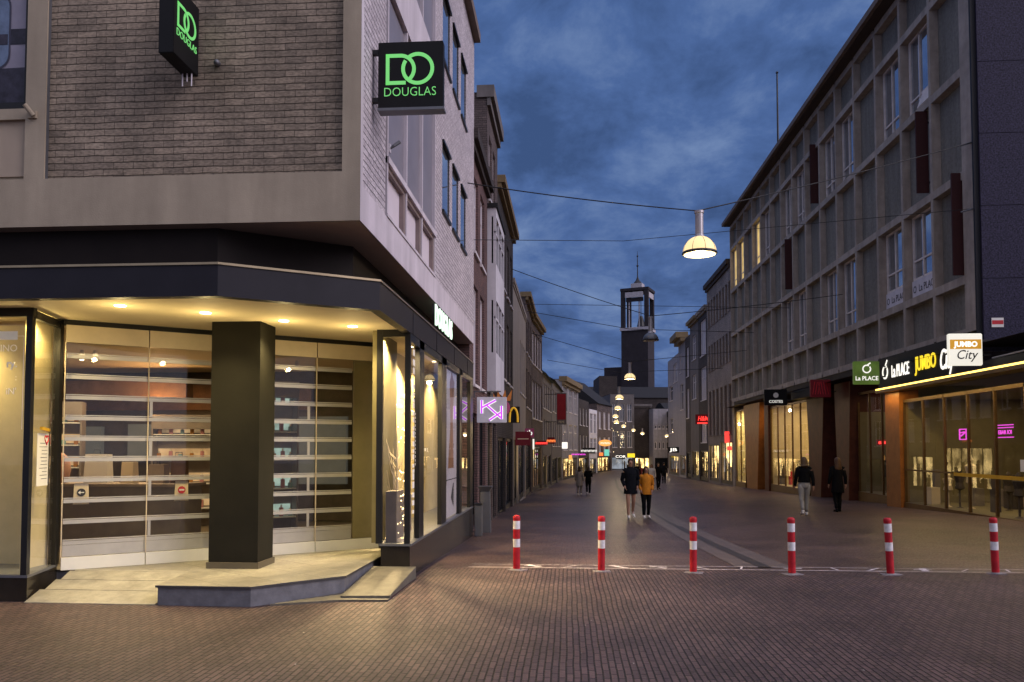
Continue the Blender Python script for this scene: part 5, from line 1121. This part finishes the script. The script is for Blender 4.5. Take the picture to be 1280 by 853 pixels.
# ------------------------------------------------------------------ hanging street lamps and their cables
LP = [(874, 318, 17.0, 265, 'on'), (813, 426, 32, 397, 'off'), (787, 474, 44, 454, 'on'), (774, 499, 58, 484, 'on'), (772, 512, 70, 500, 'on'), (769, 522, 80, 512, 'on'), (770, 529, 86, 520, 'on'), (779, 534, 98, 526, 'on'), (791, 539, 108, 532, 'on'), (802, 543, 112, 536, 'on'), (832, 546, 112, 540, 'on')]
LL = ['large lit dome street lamp hanging nearest above the street', 'unlit dome street lamp hanging in front of the tower', 'lit dome street lamp hanging just left of the tower foot', 'lit dome street lamp fourth along the street', 'lit dome street lamp fifth along the street', 'lit dome street lamp sixth along the street, above a close twin', 'lit dome street lamp seventh along the street, below a close twin', 'small lit dome lamp swinging right where the lamp row bends', 'small lit dome lamp before the dark brick end house', 'small lit dome lamp before the pale end house', 'tiny lit dome lamp alone at the far right gap']
for i, (px, py, Y, pt, st) in enumerate(LP):
    x, z, zt = at(px, Y), zz(py, Y), zz(pt, Y)
    o = thing('street_lamp', LL[i], 'lamp', (x, Y, z), 0, 'dome lamps hung over the street')
    r_ = .35 if i == 0 else .31; hd = .36 if i == 0 else .30
    prof = [(r_*math.cos(a), hd*math.sin(a)) for a in [R(8*k) for k in range(11)]]
    MB().lathe(prof, n=24).build('dome', 'lamp_glow' if st == 'on' else 'metal_grey', o, smooth=True)
    MB().lathe([(r_+.005, -.03), (r_+.02, -.01), (r_+.005, .025)], n=24).build('rim', 'metal_dark', o)
    MB().lathe([(r_-.02, -.032), (r_*.6, -.045), (.02, -.05)], n=24).build('diffuser', ('lamp_bowl' if st == 'on' else 'curtain_pale'), o)
    zs_ = max(zt - z, hd+.2)
    MB().lathe([(.12, hd-.03), (.085, hd+.04), (.085, zs_-.06), (.10, zs_-.05), (.10, zs_)], n=14).build('stem', 'lamp_metal', o)
    if st == 'on':
        mb = MB()
        for k in range(8): a = math.pi*k/4+.2; mb.tube([(math.cos(a)*rr*1.008, math.sin(a)*rr*1.008, hz) for rr, hz in prof[::2]], .006, 4)
        mb.build('rib', 'trim_gold', o)
        lamp('street_lamp_bulb', 'POINT', (x, Y, z-.16), 130 if i else 90, (1, .72, .38), size=.12)
def cable(label, pts, r=.012, sag=0.):
    out = []
    for a, b in zip(pts, pts[1:]):
        for k in range(8): out.append(Vector(a).lerp(Vector(b), k/8) - Vector((0, 0, sag*4*(k/8)*(1-k/8))))
    out.append(Vector(pts[-1])); return tag(MB().tube(out, r, 5).build('overhead_cable', 'cable'), label, 'cable', 'cables over the street')
cable('cable carrying the nearest large lamp from the corner shop wall', [(-2.2, 17.2, 7.55), (at(872, 17), 17, zz(266, 17)+.02), (11.42, 23.2, 10.4)], .013, .05)
cable('thin slack cable just below the nearest lamp hood', [(-2.3, 19, zz(296, 19)), (at(780, 25), 25, zz(301, 25)), (11.42, 23.2, 8.5)], .009)
cable('cable carrying the unlit lamp before the tower', [(-2.3, 32, zz(334, 32)), (at(813, 32), 32, zz(396, 32)), (11.4, 34, zz(372, 34))], .015, .05)
cable('faint level cable above the unlit lamp', [(-2.3, 40, zz(379, 40)), (11.4, 42, zz(388, 42))], .013)
cable('cable meeting the tower just below its belfry', [(-2.3, 44, zz(388, 44)), (at(787, 44), 44, zz(412, 44)), (11.4, 50, zz(418, 50))], .016)
cable('cable carrying the lamp left of the tower foot', [(-2.25, 48, zz(416, 48)), (at(787, 44), 44, zz(453, 44)), (11.4, 52, zz(440, 52))], .016)
cable('lowest faint cable over the far street', [(-1.6, 60, zz(450, 60)), (at(772, 62), 62, zz(466, 62)), (11.4, 60, zz(462, 60))], .018)
for i, (px, py, Y) in enumerate(((1204, 178, 23.2), (1208, 261, 23.2))):
    o = tag(MB().tube([(11.42, Y, (10.4, 8.5)[i]), (11.1, Y+.05, (10.32, 8.42)[i])], .025, 6).build('cable_anchor', 'metal_grey'), ['upper grey cable anchor at the end of the office block', 'lower grey cable anchor at the end of the office block'][i], 'anchor')

# ------------------------------------------------------------------ people
def loft(mb, rings, n=14, mi=0):
    """rings: (cx, cy, cz, rx, ry)"""
    i = len(mb.v)
    for cx, cy, cz, rx, ry in rings:
        for k in range(n): a = 2*math.pi*k/n; mb.v.append((cx+rx*math.cos(a), cy+ry*math.sin(a), cz))
    for j in range(len(rings)-1):
        for k in range(n): mb.f.append((i+j*n+k, i+j*n+(k+1)%n, i+(j+1)*n+(k+1)%n, i+(j+1)*n+k)); mb.m.append(mi)
    mb.f.append(tuple(i+k for k in reversed(range(n)))); mb.m.append(mi); mb.f.append(tuple(i+(len(rings)-1)*n+k for k in range(n))); mb.m.append(mi)
def skinmesh(name, verts, edges, mat, parent, sub=2):
    names = list(verts); me = bpy.data.meshes.new(name); me.from_pydata([verts[k][0] for k in names], [(names.index(a), names.index(b)) for a, b in edges], [])
    ob = bpy.data.objects.new(name, me); col.objects.link(ob)
    m = ob.modifiers.new('skin', 'SKIN'); m.use_smooth_shade = True
    for k, nme in enumerate(names):
        r_ = verts[nme][1]; r_ = r_ if isinstance(r_, tuple) else (r_, r_); sv = me.skin_vertices[0].data[k]; sv.radius = r_; sv.use_root = (k == 0)
    ob.modifiers.new('sub', 'SUBSURF').levels = sub
    dg = bpy.context.evaluated_depsgraph_get(); nm = bpy.data.meshes.new_from_object(ob.evaluated_get(dg)); nm.name = name
    bpy.data.objects.remove(ob); nm.materials.clear(); nm.materials.append(M[mat]); nm.polygons.foreach_set('use_smooth', [True]*len(nm.polygons))
    o = bpy.data.objects.new(name, nm); col.objects.link(o); o.parent = parent; return o
def person(label, loc, heading, H, top, trousers, shoes, hair, hairmat, hem=.86, stride=.22, arms='down', group='people in the street', far=False):
    """faces -Y before turning; top, trousers and shoes are materials; hem = height of the coat hem"""
    o = thing('person', label, 'person', loc, heading, group); o.scale = (H/1.75,)*3
    s_ = stride
    P = {}
    P['pelvis'] = ((0, 0, .95), (.13, .095)); P['spine'] = ((0, 0, 1.12), (.125, .09)); P['chest'] = ((0, -.005, 1.30), (.15, .10)); P['neckb'] = ((0, .005, 1.45), (.07, .06)); P['neck'] = ((0, -.005, 1.52), .052)
    P['jaw'] = ((0, -.035, 1.575), (.058, .066)); P['head'] = ((0, -.015, 1.645), (.074, .092)); P['crown'] = ((0, -.005, 1.70), (.062, .078)); P['nose'] = ((0, -.125, 1.625), .012)
    E_ = [('pelvis', 'spine'), ('spine', 'chest'), ('chest', 'neckb'), ('neckb', 'neck'), ('neck', 'jaw'), ('jaw', 'head'), ('head', 'crown'), ('head', 'nose')]
    J = {}
    for sd_, q in ((-1, 'l'), (1, 'r')):
        f = sd_  # left leg forward on -1
        fy = -s_*f*.5*-1 if sd_ < 0 else s_*.5
        fy = -s_*.55 if sd_ < 0 else s_*.55
        lift = .07 if fy > .1 else 0
        J['hip'+q] = (sd_*.085, 0, .90); J['knee'+q] = (sd_*.09, fy*.42-.05, .49 + lift*.2); J['ank'+q] = (sd_*.085, fy + .02, .085+lift); J['toe'+q] = (sd_*.10, fy-.13, .045+lift*.25)
        J['sh'+q] = (sd_*.175, .005, 1.40)
        if arms == 'pocket': J['el'+q] = (sd_*.235, .06, 1.13); J['wr'+q] = (sd_*.19, -.08, .95)
        elif arms == 'phone': J['el'+q] = (sd_*.23, -.02, 1.14); J['wr'+q] = (sd_*.10, -.22, 1.20)
        else: ay = -fy*.5; J['el'+q] = (sd_*.235, ay*.4+.02, 1.13); J['wr'+q] = (sd_*.25, ay-.03, .90)
        P['hip'+q] = (J['hip'+q], (.085, .09)); P['knee'+q] = (J['knee'+q], .056); P['calf'+q] = (tuple(Vector(J['knee'+q]).lerp(Vector(J['ank'+q]), .3) + Vector((0, .015, 0))), .054); P['ank'+q] = (J['ank'+q], .037); P['toe'+q] = (J['toe'+q], (.036, .025))
        P['sh'+q] = (J['sh'+q], .06); P['el'+q] = (J['el'+q], .040); P['wr'+q] = (J['wr'+q], .026)
        dv = (Vector(J['wr'+q]) - Vector(J['el'+q])).normalized(); hnd = Vector(J['wr'+q]) + dv*.06; P['palm'+q] = (tuple(hnd), (.020, .034))
        E_ += [('pelvis', 'hip'+q), ('hip'+q, 'knee'+q), ('knee'+q, 'calf'+q), ('calf'+q, 'ank'+q), ('ank'+q, 'toe'+q), ('chest', 'sh'+q), ('sh'+q, 'el'+q), ('el'+q, 'wr'+q), ('wr'+q, 'palm'+q)]
        if not far:
            sidev = Vector((0, 1, 0)) if abs(dv.y) < .7 else Vector((1, 0, 0))
            for k in range(4):
                b0 = hnd + dv*.035 + sidev*(.022-.015*k); nm = 'f%d%s' % (k, q); L_ = (.055, .07, .065, .05)[k]
                P[nm] = (tuple(b0), .009); P[nm+'t'] = (tuple(b0 + dv*L_*.9 + Vector((-sd_*.018, 0, 0))), .007); E_ += [('palm'+q, nm), (nm, nm+'t')]
            P['th'+q] = (tuple(hnd - sidev*.035*-1 + dv*.005), .010); P['tht'+q] = (tuple(hnd + sidev*.045 + dv*.05), .008); E_ += [('palm'+q, 'th'+q), ('th'+q, 'tht'+q)]
    for key in list(P):      # the body is slimmer where clothes cover it
        pos, r_ = P[key]; k_ = .45 if key[:2] == 'sh' else .72 if key[:2] == 'el' or key in ('spine', 'chest', 'pelvis') else .70 if trousers and key[:3] in ('hip', 'kne', 'cal') else 1.
        P[key] = (pos, tuple(v*k_ for v in r_) if isinstance(r_, tuple) else r_*k_)
    skinmesh('body', P, E_, 'skin', o, 1 if far else 2)
    # jacket: lofted torso with sleeves and a collar
    mb = MB(); fl = 1 + max(0, .95-hem)*.35
    loft(mb, [(0, 0, hem, .185*fl, .135*fl), (0, 0, hem+.02, .188*fl, .138*fl), (0, 0, max(hem+.06, 1.0), .178, .130), (0, 0, 1.14, .165, .120), (0, -.005, 1.30, .192, .132), (0, 0, 1.39, .185, .118), (0, .005, 1.45, .105, .085), (0, .0, 1.50, .075, .07), (0, .0, 1.515, .062, .058)])
    for q in 'lr': a, b, c_ = (Vector(J[k+q]) for k in ('sh', 'el', 'wr')); mb.tube([a + Vector((-a.x*.55, 0, .045)), a + Vector((-a.x*.25, 0, .03)), a + Vector((a.x*.06, 0, -.005)), a.lerp(b, .3), a.lerp(b, .7), b, b.lerp(c_, .3), b.lerp(c_, .8), c_], [.030, .055, .070, .070, .062, .057, .055, .048, .044], 12)
    jk = mb.build('jacket', top, o, smooth=True)
    if trousers:
        mb = MB(); loft(mb, [(0, 0, .80, .10, .10), (0, 0, .88, .165, .125), (0, 0, .98, .165, .118), (0, 0, 1.04, .155, .11)])
        for q in 'lr':
            a, b, c_ = (Vector(J[k+q]) for k in ('hip', 'knee', 'ank')); mb.tube([a + Vector((0, 0, .04)), a.lerp(b, .25), a.lerp(b, .6), b, b.lerp(c_, .3), b.lerp(c_, .7), c_ + Vector((0, 0, .03))], [.098, .102, .085, .068, .070, .056, .050], 12)
        mb.build('trousers', trousers, o, smooth=True)
    for q in 'lr':
        mb = MB(); a, b = Vector(J['ank'+q]), Vector(J['toe'+q]); hz = a + Vector((0, .05, -.05))
        mb.tube([hz, a.lerp(b, .2) + Vector((0, 0, -.025)), a.lerp(b, .6) + Vector((0, 0, -.005)), b, b + (b-a).normalized()*.045 + Vector((0, 0, -.008))], [.030, .044, .042, .036, .022], 10); mb.tube([a + Vector((0, 0, .03)), a + Vector((0, .005, -.04))], [.046, .044], 10); mb.build('shoe', shoes, o, smooth=True)
    # hair
    mb = MB()
    if hair == 'short': loft(mb, [(0, .022, 1.60, .066, .070), (0, .020, 1.65, .080, .088), (0, .008, 1.70, .078, .094), (0, .002, 1.735, .060, .075), (0, 0, 1.755, .028, .036)], 12)
    else:
        zl = 1.34 if hair == 'long' else 1.45
        loft(mb, [(-.01, .09, zl-.02, .06, .02), (0, .085, zl+.05, .115, .040), (0, .07, 1.48, .118, .055), (0, .045, 1.56, .098, .075), (0, .022, 1.64, .094, .096), (0, .008, 1.70, .084, .098), (0, .002, 1.74, .060, .075), (0, 0, 1.76, .028, .036)], 14)
        if hair == 'bun': pass
    mb.build('hair', hairmat, o, smooth=True)
    mb = MB()
    for x in (-.030, .030): mb.lathe([(.002, -.007), (.009, -.004), (.009, .004), (.002, .007)], (x, -.098, 1.648), 8)
    mb.box((-.022, -.100, 1.590), (.022, -.092, 1.596)); mb.build('face_features', 'ink', o)
    return o
def pat(px, py, Y): x = at(px, Y); return (x, Y, gz(x, Y))
person('person seen from behind with blond hair in black top and pale trousers', (7.15, 25.0, gz(7.15, 25.0)), R(176), 1.78, 'cloth_black', 'denim_pale', 'shoe_white', 'mid', 'hair_blond', hem=1.0, stride=.30)
person('person seen from behind with long hair in a long black coat', (8.66, 26.6, gz(8.66, 26.6)), R(184), 1.75, 'cloth_black', 'cloth_black', 'cloth_black', 'long', 'hair_red', hem=.62, stride=.18)
person('tall person in a dark coat with bare legs walking towards the bollards', pat(787, 649, 25.2), R(6), 1.86, 'cloth_navy', None, 'shoe_white', 'short', 'hair_brown', hem=.72, stride=.24, arms='pocket')
person('person in an orange jacket and black trousers beside the tall person', pat(806, 649, 25.4), R(4), 1.62, 'cloth_orange', 'cloth_black', 'shoe_white', 'mid', 'hair_brown', hem=.80, stride=.16, arms='pocket')
person('person in a long beige coat walking on the left side far off', pat(724, 618, 46.5), R(170), 1.66, 'cloth_beige', 'cloth_beige', 'shoe_white', 'mid', 'hair_brown', hem=.55, stride=.16, far=True)
person('person all in black next to the beige coat', pat(735, 618, 46.7), R(182), 1.66, 'cloth_black', 'cloth_black', 'shoe_white', 'mid', 'hair_brown', hem=.85, stride=.2, arms='phone', far=True)
person('person in dark clothes behind the orange jacket at the right', pat(821, 611, 54), R(10), 1.78, 'cloth_black', 'cloth_black', 'cloth_black', 'short', 'hair_brown', hem=.8, stride=.2, far=True)
person('person in a cream jacket partly hidden behind the orange jacket', pat(813, 611, 53), R(-10), 1.70, 'cloth_white', 'cloth_black', 'cloth_black', 'mid', 'hair_red', hem=.85, stride=.15, far=True)
person('person in dark clothes farther off at the right side', pat(828, 604, 66), R(175), 1.74, 'cloth_navy', 'cloth_black', 'cloth_black', 'short', 'hair_brown', hem=.85, stride=.2, far=True)
person('person in dark clothes standing behind the tall one', pat(795, 605, 62), R(180), 1.78, 'cloth_black', 'cloth_black', 'cloth_black', 'short', 'hair_brown', hem=.8, stride=.15, far=True)
person('person in a dark red jacket far behind the orange jacket', pat(799, 603, 64), R(0), 1.65, 'red_matte', 'cloth_black', 'cloth_black', 'mid', 'hair_brown', hem=.85, stride=.15, far=True)

# ------------------------------------------------------------------ render settings
scene.view_settings.view_transform = 'Standard'; scene.view_settings.look = 'None'; scene.view_settings.exposure = 0
scene.render.engine = 'CYCLES'
cy = scene.cycles; cy.max_bounces = 7; cy.diffuse_bounces = 3; cy.glossy_bounces = 3; cy.transparent_max_bounces = 12; cy.transmission_bounces = 4
cy.sample_clamp_indirect = 3.; cy.sample_clamp_direct = 0; cy.caustics_reflective = False; cy.caustics_refractive = False
cy.use_denoising = True
try: cy.denoiser = 'OPENIMAGEDENOISE'
except Exception: pass
cy.use_adaptive_sampling = True; cy.adaptive_threshold = .02
